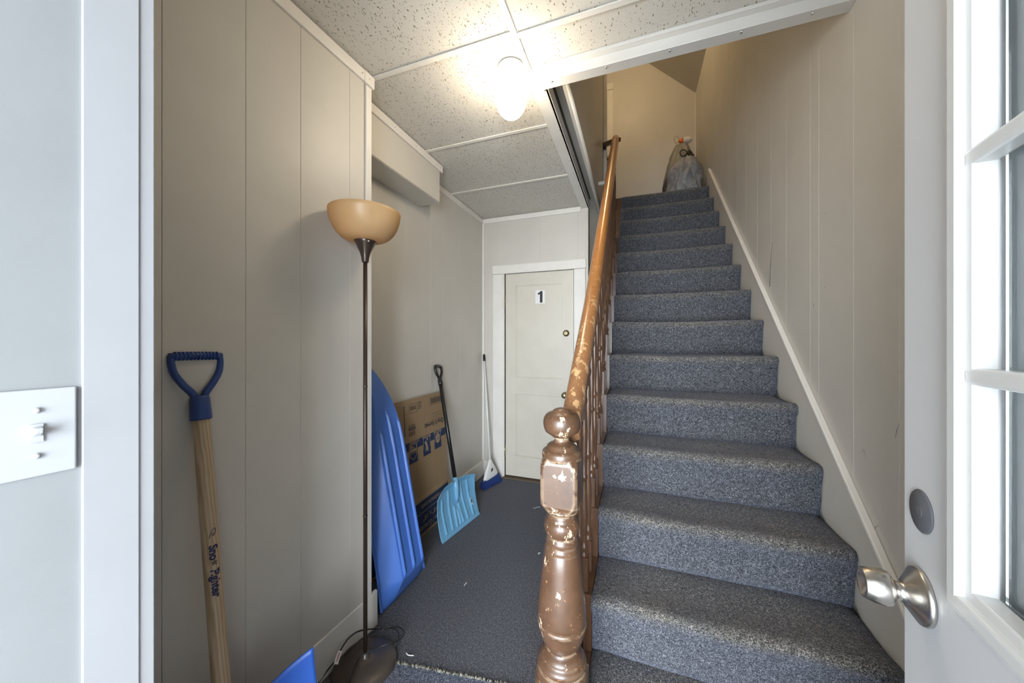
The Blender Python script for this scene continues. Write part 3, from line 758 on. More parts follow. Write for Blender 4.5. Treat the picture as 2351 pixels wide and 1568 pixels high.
# ================================================================== RAILING
NX, NY = -.203, .990
rl = thing('stair_railing', (NX, NY, 0), 'chipped brown banister with turned newel post, balusters and worn orange handrail', 'railing')
pz = lambda v: EYE - (v - 784) / 788.0
pr = lambda h: h / 1720.0
def profile(lst): return [(pr(h), pz(850 + y / 2.183)) for y, h in lst]
fin = profile([(332, 44), (322, 58), (305, 82), (285, 90), (262, 93), (240, 90), (222, 80), (212, 66), (209, 50), (203, 46), (194, 36), (188, 18), (185, 0)])
obj('newel_finial', MB().lathe(fin, (NX, NY, 0), seg=40), M['newel'], rl)
nk = profile([(440, 96), (428, 98), (408, 97), (398, 93), (392, 84), (388, 76), (376, 74), (366, 62), (358, 42), (346, 35), (334, 38), (330, 46)])
obj('newel_neck', MB().lathe(nk, (NX, NY, 0), seg=40), M['newel'], rl)
# square block with rounded, chamfered shoulders
hw = .053
def sqring(h, c, z):
    return [Vector((NX + x, NY + y, z)) for x, y in [(h, -h + c), (h, h - c), (h - c, h), (-h + c, h), (-h, h - c), (-h, -h + c), (-h + c, -h), (h - c, -h)]]
zt, zb = pz(1040), pz(1166)
blk = MB(); rings = [sqring(hw * .80, .016, zb), sqring(hw * .93, .018, zb + .008), sqring(hw, .012, zb + .022), sqring(hw, .007, zb + .04), sqring(hw, .007, zt - .04), sqring(hw, .012, zt - .022), sqring(hw * .93, .018, zt - .008), sqring(hw * .80, .016, zt)]
vv = [p for r in rings for p in r]
blk.add(vv, [(j * 8 + i, j * 8 + (i + 1) % 8, (j + 1) * 8 + (i + 1) % 8, (j + 1) * 8 + i) for j in range(7) for i in range(8)])
blk.add(rings[0], [tuple(range(7, -1, -1))]); blk.add(rings[-1], [tuple(range(8))])
obj('newel_block', blk, M['newel'], rl, bevel=.003)
sh = profile([(1370, 76), (1362, 78), (1345, 92), (1320, 104), (1290, 113), (1262, 118), (1256, 121), (1250, 122), (1244, 119), (1238, 117), (1232, 120), (1210, 120), (1180, 119), (1120, 114), (1050, 106), (970, 97), (905, 90), (896, 86), (890, 84), (884, 86), (872, 84), (864, 79), (856, 79), (850, 82), (835, 80), (822, 74),
              (816, 74), (806, 82), (790, 87), (770, 89), (752, 86), (740, 78), (736, 74), (728, 74), (722, 70), (712, 66), (702, 68), (696, 80), (690, 88), (684, 90), (676, 84)])
obj('newel_shaft', MB().lathe(sh, (NX, NY, 0), seg=44), M['newel'], rl)
bs_ = profile([(1552, 132), (1545, 134), (1536, 134), (1528, 130), (1520, 122), (1514, 119), (1508, 122), (1500, 128), (1488, 129), (1476, 127), (1468, 120), (1462, 114), (1456, 116), (1446, 121), (1434, 121), (1424, 115), (1418, 108), (1412, 104), (1404, 104), (1394, 100), (1384, 88), (1374, 78), (1366, 76)])
obj('newel_collar', MB().lathe(bs_, (NX, NY, 0), seg=44), M['newel'], rl)
zb0 = pz(850 + 1535 / 2.183)
obj('newel_plinth', MB().box(NX - .070, NX + .070, NY - .070, NY + .070, 0, zb0), M['newel'], rl, bevel=.006)
# handrail
RX = -.180
zr = lambda y: 1.157 + (y - 1.124) * .9385
ya, yb_ = 1.028, 3.36
tdir = Vector((0, yb_ - ya, zr(yb_) - zr(ya))).normalized(); nrm = Vector((0, -tdir.z, tdir.y))
sec = [(-.029, -.010), (-.027, .006), (-.020, .020), (-.008, .027), (.008, .027), (.020, .020), (.027, .006), (.029, -.010), (.026, -.018), (.019, -.021), (.017, -.034), (-.017, -.034), (-.019, -.021), (-.026, -.018)]
mb = MB(); nseg = 40; vv = []
for i in range(nseg + 1):
    y = ya + (yb_ - ya) * i / nseg
    xx = NX + .012 + (RX - NX - .012) * min(1, i / 8)
    for sx, sz in sec: vv.append(Vector((xx + sx * 1.12, y, zr(y))) + nrm * (sz * 1.06))
m_ = len(sec)
mb.add(vv, [(i * m_ + j, i * m_ + (j + 1) % m_, (i + 1) * m_ + (j + 1) % m_, (i + 1) * m_ + j) for i in range(nseg) for j in range(m_)], 0, True)
mb.add(vv[:m_], [tuple(range(m_))]); mb.add(vv[-m_:], [tuple(range(m_ - 1, -1, -1))])
hr = obj('handrail', mb, M['rail'], rl)
hr['label'] = 'worn handrail, orange varnish above and chipped brown paint below'
# level piece tying the top of the rail to the end of the wall
p1 = at_y(1420, 320, 3.40); p0 = at_y(1387, 333, YUE - .012)
obj('rail_return', MB().beam(p0, p1, .05, .036), M['baluster'], rl, bevel=.004)
obj('rail_bracket', MB().box(p0.x - .03, p0.x + .02, YUE - .03, YUE, p0.z - .05, p0.z - .015), M['black'], rl, bevel=.004)
br = MB().lathe([(.012, 0), (.018, .003), (.012, .008)], (p0.x + .006, p0.y - .025, p0.z - .004), (0, -1, 0), 16)
obj('bracket_rosette', br, M['white'], rl)
# turned balusters, two to a tread, two lengths
def baluster_mesh(L):
    mb = MB(); s_ = .0155
    mb.box(-s_, s_, -s_, s_, 0, .125)
    f = lambda t: .125 + (L - .125 - .10) * t
    prof = [(.0145, 0), (.0150, .010), (.0105, .022), (.0105, .030), (.0148, .042), (.0148, .058), (.0095, .072), (.0088, .085), (.0125, .14), (.0142, .22), (.0140, .27), (.0100, .37), (.0085, .435),
            (.0085, .445), (.0135, .455), (.0135, .472), (.0090, .485), (.0100, .56), (.0128, .66), (.0134, .74), (.0105, .83), (.0085, .885), (.0132, .905), (.0132, .925), (.0090, .94), (.0090, .965), (.0135, .985), (.0135, 1)]
    mb.lathe([(r, f(t)) for r, t in prof], (0, 0, 0), seg=12)
    mb.box(-s_, s_, -s_, s_, L - .10, L)
    me = bpy.data.meshes.new('baluster')
    me.from_pydata([tuple(p) for p in mb.v], [], mb.f); me.polygons.foreach_set('use_smooth', mb.sm); me.materials.append(M['baluster'])
    bm = bmesh.new(); bm.from_mesh(me); bmesh.ops.recalc_face_normals(bm, faces=bm.faces); bm.to_mesh(me); bm.free()
    return me
LB = [zr(ynose(2) + .045) - .036 - zstep(2) + .006, zr(ynose(2) + .045 + RUN / 2) - .036 - zstep(2) + .006]
bmesh_ = [baluster_mesh(l) for l in LB]
for k in range(1, 11):
    for q in (0, 1):
        y = ynose(k) + .045 + q * RUN / 2
        if y < NY + .09 or y > yb_ - .02: continue
        o = bpy.data.objects.new('baluster', bmesh_[q]); col.objects.link(o)
        place(o, Vector((-.182, y, zstep(k) - .006)), rl)
        o.rotation_euler.z = random.uniform(-.02, .02)

# ================================================================== THINGS
# ---- ceiling light
gx, gy = -.532, 1.462
cl = thing('ceiling_light', (gx, gy, ZC), 'glowing white globe lamp on the hall ceiling', 'lamp')
obj('lamp_base', MB().lathe([(.060, 0), (.0615, -.004), (.061, -.010), (.058, -.030), (.056, -.046), (.053, -.052), (.046, -.054)], (gx, gy, ZC + .002), seg=36), M['white_plastic'], cl)
for a in (-1.2, -2.6): obj('set_screw', MB().lathe([(.004, 0), (.004, .004), (.002, .005)], (gx + .052 * math.cos(a), gy + .052 * math.sin(a), ZC - .028), (math.cos(a), math.sin(a), 0), 8), M['nail'], cl)
gp = []
for i in range(17):
    t = i / 16
    if t < .12: gp.append((.040 + .010 * t / .12, -.048 - .10 * t))
    else:
        a = (t - .12) / .88
        ang = math.radians(52) + a * math.radians(128)
        gp.append((max(.0, .0735 * math.sin(ang) ** .92), -.060 - .088 * (math.cos(math.radians(52)) - math.cos(ang)) * 1.15 + 0))
obj('glass_globe', MB().lathe(gp, (gx, gy, ZC), seg=40), M['globe'], cl)
# ---- the lamp upstairs, out of sight above the stairwell
ux, uy = -.16, 3.55
ul = thing('upstairs_light', (ux, uy, ZTOP), 'lit globe lamp on the upstairs ceiling, out of view', 'lamp')
obj('lamp_base', MB().lathe([(.06, 0), (.06, -.012), (.05, -.05), (.045, -.055)], (ux, uy, ZTOP), seg=24), M['white_plastic'], ul)
obj('glass_globe', MB().lathe([(.045, -.05), (.07, -.08), (.08, -.12), (.075, -.16), (.05, -.195), (.02, -.21), (0, -.212)], (ux, uy, ZTOP), seg=24), M['globe_up'], ul)

# ---- light switch
ls = thing('light_switch', tuple(wpt(-.035, 0, 1.19)), 'white toggle light switch plate on the grey entry wall', 'switch')
zc_ = EYE - (993 - 784) / 788 * .455
ph = .0575
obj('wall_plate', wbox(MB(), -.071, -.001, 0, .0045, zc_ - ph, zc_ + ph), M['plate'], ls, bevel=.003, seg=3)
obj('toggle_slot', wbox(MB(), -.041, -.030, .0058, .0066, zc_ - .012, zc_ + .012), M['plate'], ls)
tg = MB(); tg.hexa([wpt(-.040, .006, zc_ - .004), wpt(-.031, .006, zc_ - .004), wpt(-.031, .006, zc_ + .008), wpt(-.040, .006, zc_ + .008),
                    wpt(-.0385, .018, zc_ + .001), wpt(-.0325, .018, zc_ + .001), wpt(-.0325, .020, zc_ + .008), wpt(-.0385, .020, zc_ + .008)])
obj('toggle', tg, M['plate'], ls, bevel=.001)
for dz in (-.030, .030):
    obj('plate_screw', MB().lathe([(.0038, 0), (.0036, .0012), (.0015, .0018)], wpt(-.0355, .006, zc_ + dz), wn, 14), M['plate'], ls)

# ---- floor lamp
FX, FY = -1.058, 1.135
lamp = thing('floor_lamp', (FX, FY, 0), 'tall dark bronze floor lamp with an amber bowl shade', 'lamp')
obj('base', MB().lathe([(.124, .002), (.127, .008), (.124, .016), (.110, .026), (.085, .034), (.050, .040), (.022, .043), (.017, .047), (.015, .060), (.0095, .064), (0, .064)], (FX, FY, 0), seg=56), M['lamp_base'], lamp)
obj('pole', MB().lathe([(.0085, .06), (.0085, 1.70)], (FX, FY, 0), seg=20), M['bronze'], lamp)
for z in (.62, 1.16): obj('pole_joint', MB().lathe([(.0088, z), (.0093, z + .002), (.0093, z + .006), (.0088, z + .008)], (FX, FY, 0), seg=20), M['bronze'], lamp)
zcb = EYE + (784 - 600) / 788 * 1.422; zct = EYE + (784 - 556) / 788 * 1.422
obj('socket_cup', MB().lathe([(.012, zcb - .004), (.0135, zcb), (.016, zcb + .018), (.021, zcb + .036), (.030, zcb + .056), (.040, zct - .004), (.046, zct + .006), (.044, zct + .008), (.0, zct + .006)], (FX, FY, 0), seg=36), M['bronze'], lamp)
zrim = zct + .124
shp = []
for i in range(15):
    a = i / 14 * math.radians(84)
    shp.append((.040 + (.141 - .040) * math.sin(a) ** .86, zct + .004 + (zrim - zct - .004) * (1 - math.cos(a)) / (1 - math.cos(math.radians(84)))))
shp = [(r, z) for r, z in shp]
shell = shp + [(r - .0035, z + .001) for r, z in reversed(shp)]
obj('lamp_shade', MB().lathe(shell, (FX, FY, 0), seg=56, cap=False), M['shade'], lamp)
sa = Vector((.82, -.57, 0))
sp = Vector((FX, FY, zct - .010)) + sa * .036
sk = MB().tube([sp, sp + sa * .022 + Vector((0, 0, .002))], .0022, 8); sk.lathe([(0, -.005), (.0045, -.002), (.0045, .002), (0, .005)], sp + sa * .024 + Vector((0, 0, .002)), sa, 12)
obj('switch_knob', sk, M['chrome'], lamp)
# cord
gz_ = lambda u, v, z: at_z(u, v, z)
c1 = [gz_(800, 1568, .05), gz_(822, 1515, .055), gz_(850, 1495, .07), gz_(885, 1480, .09), gz_(915, 1470, .07), gz_(928, 1452, .05), gz_(915, 1440, .04), gz_(890, 1439, .035), gz_(858, 1450, .05), gz_(832, 1466, .07), gz_(812, 1485, .06), gz_(790, 1508, .03), gz_(776, 1530, .015), gz_(770, 1555, .012)]
c2 = [gz_(902, 1489, .012), gz_(914, 1470, .03), gz_(914, 1452, .035), gz_(903, 1442, .03), gz_(880, 1444, .02), gz_(852, 1444, .04), gz_(822, 1450, .06), gz_(800, 1466, .08), gz_(782, 1493, .08), gz_(774, 1512, .06), gz_(755, 1535, .03), gz_(735, 1562, .012), gz_(715, 1590, .010)]
mb = MB().tube(spline(c1, 7), .0030, 8)
mb.tube(spline(c2, 7), .0030, 8)
cd = obj('power_cord', mb, M['cord'], lamp)
ta, tb2 = gz_(781, 1494, .082), gz_(771, 1525, .055)
obj('warning_tag', MB().beam(ta, tb2, .016, .0014, up=(.5, -.6, .6)), M['paper'], lamp)
obj('tag_print', MB().beam(ta * .85 + tb2 * .15, ta * .2 + tb2 * .8, .006, .0020, up=(.5, -.6, .6)), plain('faded_red_print', (.55, .30, .28), .8), lamp)

# ---- snow shovel with ash handle and blue D-grip, leaning on the near left wall
def frame(o, xdir, zdir):
    z = Vector(zdir).normalized(); x = Vector(xdir); x = (x - z * x.dot(z)).normalized(); y = z.cross(x)
    return lambda a, b, c: Vector(o) + x * a + y * b + z * c
HT = at_x(462, 962, nx(.62) + .03); HB = ray(508, 1568) * .93 + Vector((0, 0, EYE))
hd = (HT - HB).normalized()
shv = thing('snow_shovel', (HB.x + .1, HB.y, 0), 'wooden-handled snow shovel with bright blue blade and blue grip leaning on the near left wall', 'shovel', 'snow shovels')
hl = (HT - HB).length
low = HB - hd * .22
pts = [low + (HT + hd * .03 - low) * (i / 20) for i in range(21)]
obj('handle', MB().tube(pts, .020, 20, rs=[.0208 - .0012 * (i / 20) for i in range(21)]), M['ash'], shv)
G = frame(HT, (0, 1, 0), hd)      # x along the wall, z up the handle
gr = MB().lathe([(.0240, -.002), (.0247, .003), (.0225, .060), (.020, .066)], HT, hd, 28)
w2, top = .0585, .184
arms = {}
for sgn in (-1, 1):
    pth = spline([G(sgn * .009, 0, .056), G(sgn * .016, 0, .074), G(sgn * .036, 0, .101), G(sgn * .053, 0, .132), G(sgn * w2, 0, .160), G(sgn * w2, 0, top)], 6)
    gr.tube(pth, .0085, 10, rs=[.0095 - .0020 * i / (len(pth) - 1) for i in range(len(pth))], flat=1.25, up=tuple(G(0, 1, 0) - G(0, 0, 0)))
gp_ = obj('d_grip', gr, M['blue_grip'], shv); gp_['label'] = 'dark blue ribbed plastic grip'
bar = MB().tube([G(-w2 - .004, 0, top - .004), G(0, 0, top - .001), G(w2 + .004, 0, top - .004)], .0105, 12)
gb = obj('grip_bar', bar, M['blue_grip'], shv)
for i in range(12):
    a = -w2 + .009 + (2 * w2 - .018) * i / 11
    rb = MB().lathe([(.0118, -.0022), (.0130, 0), (.0118, .0022)], G(a, 0, top - .002), G(1, 0, 0) - G(0, 0, 0), 14)
    obj('grip_rib', rb, M['blue_grip'], gb)
# print along the handle
side = -(Vector((HB.x, HB.y, 0)) + Vector((HT.x, HT.y, 0))).normalized()
P0 = at_x(494, 1300, 0.0) if False else None
tm = (EYE - (1308 - 784) / 788 * .95)
frac = (tm - HB.z) / (HT.z - HB.z)
hc = HB + (HT - HB) * frac
toc = (Vector((0, 0, EYE)) - hc); toc = (toc - hd * toc.dot(hd)).normalized()
lat = hd.cross(toc)                      # to the right as seen from the camera when hd is up
def wrap(axis_o):
    def f(w):
        d = w - axis_o; ax = d.dot(hd); l = d.dot(lat); a = max(-1.3, min(1.3, l / .0206))
        return axis_o + hd * ax + (lat * math.sin(a) + toc * math.cos(a)) * .0210
    return f
off = lat * .0045 * (1 if lat.dot(Vector((_c, _s, 0))) > 0 else -1)
rt = lat if lat.dot(Vector((_c, _s, 0))) > 0 else -lat
# letters read from the top down: writing direction is down the handle, letter tops to the right
text('handle_print', 'Sno', .026, hc + hd * .050 + rt * .004, -hd, rt, M['print_navy'], shv, 0, bold=.0011, bend=wrap(hc))
text('handle_print', 'Fighter', .026, hc - hd * .030 + rt * .004, -hd, rt, M['print_navy'], shv, 0, bold=.0011, bend=wrap(hc))
stp = []
for i in range(10):
    r = .009 if i % 2 == 0 else .004
    a = math.pi * i / 5
    stp.append(wrap(hc)(hc + hd * (.023 + r * math.cos(a)) + rt * (.005 + r * math.sin(a))))
obj('star_print', MB().add(stp + [wrap(hc)(hc + hd * .023 + rt * .005)], [(i, (i + 1) % 10, 10) for i in range(10)]), M['print_grey'], shv, fix=False)
lp = spline([wrap(hc)(hc + hd * (.100 + a) + rt * (.004 + b)) + toc * .0004 for a, b in [(-.010, -.006), (0, -.003), (.012, .004), (.010, .009), (-.001, .006), (-.006, .001), (.002, .003)]], 4)
obj('flame_print', MB().tube(lp, .0007, 5), M['print_navy'], shv)
# blade: scoop facing the hall
BC = at_z(725, 1492, .40)
def blade1(u, v):
    """u across (0..1), v from the cutting edge (0) to the top (1)"""
    a = (u - .5) * .40
    crown = -.05 * (1 - (2 * u - 1) ** 2)
    z = .012 + v * (.405 + crown)
    x = low.x + .070 + .085 * (1 - v) ** 1.3 - .03 * v
    curl = .055 * (abs(2 * u - 1) ** 3) * (.35 + .65 * v)
    rib = sum(.006 * math.exp(-((u - c0) / .018) ** 2) for c0 in (.2, .35, .5, .65, .8)) * (1 if .06 < v < .85 else .3)
    return Vector((x + curl + rib, low.y - .022 + a, z))
bl = obj('blade', MB().grid(blade1, 60, 24), M['blue_blade'], shv, solid=.004)
sck = low + (HB - low) * .2
obj('blade_socket', MB().tube([Vector((low.x + .07, low.y, .22)), Vector((low.x + .03, low.y, .32)), low + hd * .10, low + hd * .17], .024, 16, rs=[.012, .022, .025, .0225]), M['blue_blade'], shv)

# ---- blue sled standing on end in the recess
SL = 1.235
upd = Vector((-.200, -.005, .973)).normalized(); sn = Vector((upd.z, 0, -upd.x)).normalized(); sy = Vector((0, 1, 0))
S0 = Vector((-1.185, 1.562, .004))
def sled(u, v):
    s_ = 2 * u - 1; t = v
    hwid = .178 * (1 - max(0, (t - .46) / .545) ** 2.2) ** .78 + .012 * math.exp(-((t - 0) / .1) ** 2)
    if t > .995: hwid = max(hwid, .012)
    D = .082 * (1 - max(0, (t - .62) / .40) ** 2 * .80)
    D *= min(1, t / .085) ** 1.0 * .93 + .07 if t < .085 else 1
    e = abs(s_)
    plate = .50 + .12 * (t)                     # flat bottom widens towards the prow
    if e < plate: dpt = D
    elif e < .90: dpt = D * (1 - ((e - plate) / (.90 - plate)) ** 1.05)
    else: dpt = 0.0
    dpt += .010 * max(0, 1 - abs(e - .955) / .045) * .5
    a = s_ * hwid
    if .085 < t < .80:
        for yy, t0, t1 in ((-.077, .085, .72), (0, .085, .79), (.077, .085, .745)):
            if t0 < t < t1:
                w = min(1, (t - t0) / .02, (t1 - t) / .03)
                dpt += .0125 * w * max(0, 1 - abs(a - yy) / .0085) ** .7
    top = .10 * max(0, (t - .78) / .22) ** 2                # prow curls back towards the wall
    return S0 + upd * (t * SL) + sy * a + sn * (dpt - top * .25)
so = obj('snow_sled', MB().grid(sled, 200, 120), M['sled'], None, solid=.004)
tag(so, 'blue plastic sled standing on end in the recess, ribbed underside out', 'sled')

# ---- flattened moving carton
BX0, BX1 = -1.385, -1.436           # face x at the floor and at the top
BY0, BY1, BH = 1.50, 2.385, .955
bdir = Vector((BX1 - BX0, 0, BH)).normalized(); bn = Vector((bdir.z, 0, -bdir.x))
BO = Vector((BX0, 0, .004))
def bp(y, h, n): return BO + Vector((0, y, 0)) + bdir * h + bn * n
def bbox(mb, y0, y1, h0, h1, n0, n1):
    return mb.hexa([bp(y0, h0, n0), bp(y1, h0, n0), bp(y1, h1, n0), bp(y0, h1, n0), bp(y0, h0, n1), bp(y1, h0, n1), bp(y1, h1, n1), bp(y0, h1, n1)])
def on_box(u, v):
    r = ray(u, v); o_ = BO - Vector((0, 0, EYE)); t = o_.dot(bn) / r.dot(bn); p = r * t + Vector((0, 0, EYE)) - BO
    return p.y, p.dot(bdir)
box = thing('moving_carton', tuple(bp((BY0 + BY1) / 2, 0, -.012)), 'flattened brown cardboard moving carton with blue print leaning in the recess', 'box')
fh = on_box(985, 1135)[1]
obj('front_panel', bbox(MB(), BY0, BY1, fh + .005, BH, -.010, 0), M['card'], box, bevel=.002)
obj('front_flap', bbox(MB(), BY0, BY1, 0, fh - .002, -.010, .001), M['card'], box, bevel=.002)
obj('fold_crease', bbox(MB(), BY0, BY1, fh - .003, fh + .022, -.010, .0025), M['card_edge'], box, bevel=.003)
obj('back_panel', bbox(MB(), BY0 + .01, BY1 - .012, 0, BH - .006, -.022, -.0105), M['card_edge'], box, bevel=.001)
def bprint(name, y0, y1, h0, h1, mat, n=.0007, parent=None):
    return obj(name, bbox(MB(), y0, y1, h0, h1, .0, n), mat, parent or box)
def btext(body, u, v, size, mat, bold=0, n=.0016, name='lettering', align='CENTER', parent=None):
    y, h = on_box(u, v)
    return text(name, body, size, bp(y, h, n), (0, -1, 0), -bdir, mat, parent or box, 0, bold=bold, align=align)
# upper band and picture squares
ya_, ha_ = on_box(1016, 988)
_, hb_ = on_box(1016, 1003)
bprint('blue_band', 1.60, BY1 - .004, hb_ + .012, ha_ + .018, M['print_blue'])
sq = [(949, 1038), (980, 1021), (1005, 1006)]
for i, (u, v) in enumerate(sq):
    y, h = on_box(u, v); w_ = .046
    s_ = bprint('picture_square', y - w_, y + w_, h - .072, h + .062, M['print_blue'], .0010)
    y2 = y
    fr = MB()
    for (a, b, c, d) in [(y2 - .043, y2 + .043, h + .058, h + .061), (y2 - .043, y2 - .040, h - .02, h + .058), (y2 + .040, y2 + .043, h - .02, h + .058)]:
        bbox(fr, a, b, c, d, .001, .0015)
    if i == 0:
        for a in range(4): bbox(fr, y2 - .024 + a * .013, y2 - .016 + a * .013, h - .008, h - .001, .001, .0015)
        bbox(fr, y2 - .03, y2 + .030, h + .004, h + .022, .001, .0015); bbox(fr, y2 + .002, y2 + .012, h + .026, h + .034, .001, .0015); bbox(fr, y2 - .012, y2 - .004, h + .026, h + .042, .001, .0015); bbox(fr, y2 - .028, y2 - .018, h + .026, h + .050, .001, .0015)
        for (a, b) in [((-.034, -.028), (0, -.050)), ((0, -.050), (.034, -.028)), ((-.034, -.028), (-.034, .05)), ((.034, -.028), (.034, .05)), ((-.034, .05), (.034, .05))]:
            fr.beam(bp(y2 + a[0], h + a[1], .0012), bp(y2 + b[0], h + b[1], .0012), .004, .0006, up=bn)
    elif i == 1:
        fr.prism([bp(y2 + a, h + b, .001) for a, b in [(-.028, .022), (-.008, .034), (.010, -.010), (.016, -.045), (.004, -.045), (-.004, -.022), (-.012, -.045), (-.020, -.040), (-.012, -.006)]], bn * .0006)
        fr.prism([bp(y2 + a, h + b, .001) for a, b in [(-.004, .040), (.014, .050), (.018, .038), (.002, .030)]], bn * .0006)
    else:
        fr.prism([bp(y2 + a, h + b, .001) for a, b in [(-.028, .026), (-.002, .040), (.026, .028), (.026, -.018), (.0, -.036), (-.028, -.020)]], bn * .0006)
        for (a, b) in [((-.028, .026), (-.002, .006)), ((-.002, .006), (.026, .028)), ((-.002, .006), (0, -.036))]: pass
    obj('picture', fr, M['print_tan'], s_)
    if i == 2:
        ln = MB()
        for (a, b) in [((-.020, -.014), (.0, .004)), ((.0, .004), (.020, -.012)), ((.0, .004), (.0, .034))]:
            ln.beam(bp(y2 + a[0], h + a[1], .0018), bp(y2 + b[0], h + b[1], .0018), .004, .0006, up=bn)
        obj('picture_lines', ln, M['print_blue'], s_)
btext('STORING', 951, 1014, .026, M['print_tan'], .0004)
btext('MOVING', 979, 1002, .026, M['print_tan'], .0004)
btext('SHIPPING', 1004, 991, .026, M['print_tan'], .0004)
btext("Don't forget", 997, 970, .050, M['print_dark'], .0010)
for (u0, v0), wd_ in [((1001, 961), .155), ((1004, 953), .125), ((1003, 946.5), .125)]:
    y, h = on_box(u0, v0)
    text('small_print', 'x' * 1 if False else 'to label your boxes', .017, bp(y, h, .0016), (0, -1, 0), -bdir, M['print_grey'], box, 0)
y0_, h0_ = on_box(940, 950.5); y1_, h1_ = on_box(957, 924)
fr = MB(); hh0, hh1 = min(h0_, h1_), max(h0_, h1_)
for (a, b, c, d) in [(y0_, y1_, hh0, hh0 + .003), (y0_, y1_, hh1 - .003, hh1), (y0_, y0_ + .003, hh0, hh1), (y1_ - .003, y1_, hh0, hh1)]: bbox(fr, a, b, c, d, 0, .0008)
x_ = y0_ + .012
while x_ < y1_ - .016:
    w_ = random.choice((.002, .003, .005)); bbox(fr, x_, x_ + w_, hh0 + .02, hh1 - .016, 0, .0008); x_ += w_ + random.choice((.002, .003))
obj('barcode_print', fr, M['print_grey'], box)
for i in range(4): 
    y, h = on_box(963.5, 923 + i * 4.5); bprint('small_print', y - .022, y + .022 - .006 * (i % 2), h - .004, h + .003, M['print_grey'])
y0_, h0_ = on_box(987, 931); y1_, h1_ = on_box(1014, 910); fr = MB(); hh0, hh1 = h0_, h0_ + .058
for (a, b, c, d) in [(y0_, y1_, hh0, hh0 + .003), (y0_, y1_, hh1 - .003, hh1), (y0_, y0_ + .003, hh0, hh1), (y1_ - .003, y1_, hh0, hh1), (y0_ + .012, y1_ - .01, hh0 + .010, hh1 - .008)]: bbox(fr, a, b, c, d, 0, .0008)
obj('box_print', fr, M['print_grey'], box)
# recycling style mark
y, h = on_box(946, 987)
fr = MB()
for i in range(4): bbox(fr, y - .036 + i * .018, y - .024 + i * .018, h - .040, h - .010, 0, .0008)
fr.prism([bp(y + a, h + b, 0) for a, b in [(-.036, -.004), (.034, -.006), (.044, .012), (.028, .024), (-.036, .022)]], bn * .0008)
bbox(fr, y - .034, y + .036, h + .028, h + .034, 0, .0008)
obj('mark_print', fr, M['print_grey'], box)
y0_, h0_ = on_box(930, 1004); _, h1_ = on_box(930, 925)
bprint('cut_slit', y0_ - .003, y0_ + .003, h0_, h1_ - .02, M['print_dark'], .0009)
# lower flap band with the size printed on it
bprint('blue_band', BY0 + .02, BY1 - .01, .022, fh - .010, M['print_blue'], .0022)
yy, hh = on_box(990, 1163)
y_s = on_box(995, 1200)[0]
for body, yq, al in [('Large', y_s + .018, 'RIGHT'), ('/', y_s, 'CENTER'), ('Grande', y_s - .018, 'LEFT')]:
    text('lettering', body, .056, bp(yq, fh * .22, .0030), (0, -1, 0), -bdir, M['print_tan'], box, 0, bold=.0005, align=al)
text('lettering', 'Walmart.com', .048, bp(on_box(978, 1165)[0] + .075, fh * .80, .0030), (0, -1, 0), -bdir, M['print_tan'], box, 0, bold=.0005)
y_s = on_box(990, 1195)[0] + .05
for body, dy in (('24"', .115), ('x', .060), ('18"', .0), ('x', -.058), ('18"', -.115)):
    text('lettering', body, .050, bp(y_s + dy, fh * .46, .0030), (0, -1, 0), -bdir, M['print_tan'], box, 0, bold=.0005)
bprint('print_line', BY0 + .05, BY1 - .02, fh * .635, fh * .635 + .004, M['print_tan'], .0027)

# ---- light blue snow shovel with black handle
LB0, LB1 = at_z(1015, 1250, .0), at_z(1101, 1181, .0)
bw = (LB1 - LB0); wdir = Vector((bw.x, bw.y, 0)).normalized(); W = bw.length
bout = Vector((wdir.y, -wdir.x, 0))                 # towards the hall
sv2 = thing('snow_shovel', tuple((LB0 + LB1) / 2), 'light blue snow shovel with black handle standing by the cardboard carton', 'shovel', 'snow shovels')
def blade2(u, v, rib=True):
    a = (u - .5) * 2
    crown = .024 * (1 - abs(a) ** 3)
    top = .312 + crown
    wid = W * (1 - .045 * v ** 3) 
    if v > .9: wid *= 1 - .05 * ((v - .9) / .1) ** 2
    z = .003 + v * top
    back = -.095 * v ** .8 + .055 * max(0, v - .55) / .45 * .4
    curl = .030 * abs(a) ** 4 * v + .018 * max(0, (v - .88) / .12)
    lip = .004 if v < .05 else 0
    rr = 0
    if rib and .07 < v:
        for c0, tilt, vt in ((-.72, -.02, .80), (-.40, .06, .88), (.36, -.14, .90), (.68, -.10, .90), (-.16, .10, .50), (.10, -.16, .46), (.0, .02, .40), (.12, -.22, .72)):
            cc = c0 + tilt * (v - .3)
            if v < vt: rr = max(rr, .009 * min(1, (vt - v) / .06, (v - .07) / .03) * max(0, 1 - abs(a - cc) / .050) ** .5)
    return LB0 + wdir * (wid * (u - .5) + W / 2) + bout * (back + curl + lip + rr) + Vector((0, 0, z))
b2 = obj('blade', MB().grid(blade2, 110, 60), M['light_blue'], sv2, solid=.004)
hb2 = blade2(.5, .80, False) + bout * .016
ht2 = at_x(1010, 872, XREC + .035)
h2 = (ht2 - hb2).normalized()
obj('blade_socket', MB().tube([blade2(.5, .50, False) + bout * .004, blade2(.5, .62, False) + bout * .012, hb2 + h2 * .02, hb2 + h2 * .085], .02, 14, rs=[.006, .016, .021, .0195]), M['light_blue'], sv2)
obj('handle', MB().tube([hb2 + h2 * .05, ht2], .0150, 16), M['black'], sv2)
G2 = frame(ht2, (0, 1, 0), h2)
g2 = MB().lathe([(.017, -.04), (.0178, -.03), (.0175, .0), (.014, .008)], ht2, h2, 20)
for sgn in (-1, 1):
    pth = spline([G2(sgn * .004, 0, 0), G2(sgn * .016, 0, .022), G2(sgn * .036, 0, .052), G2(sgn * .044, 0, .080), G2(sgn * .040, 0, .104)], 5)
    g2.tube(pth, .010, 10)
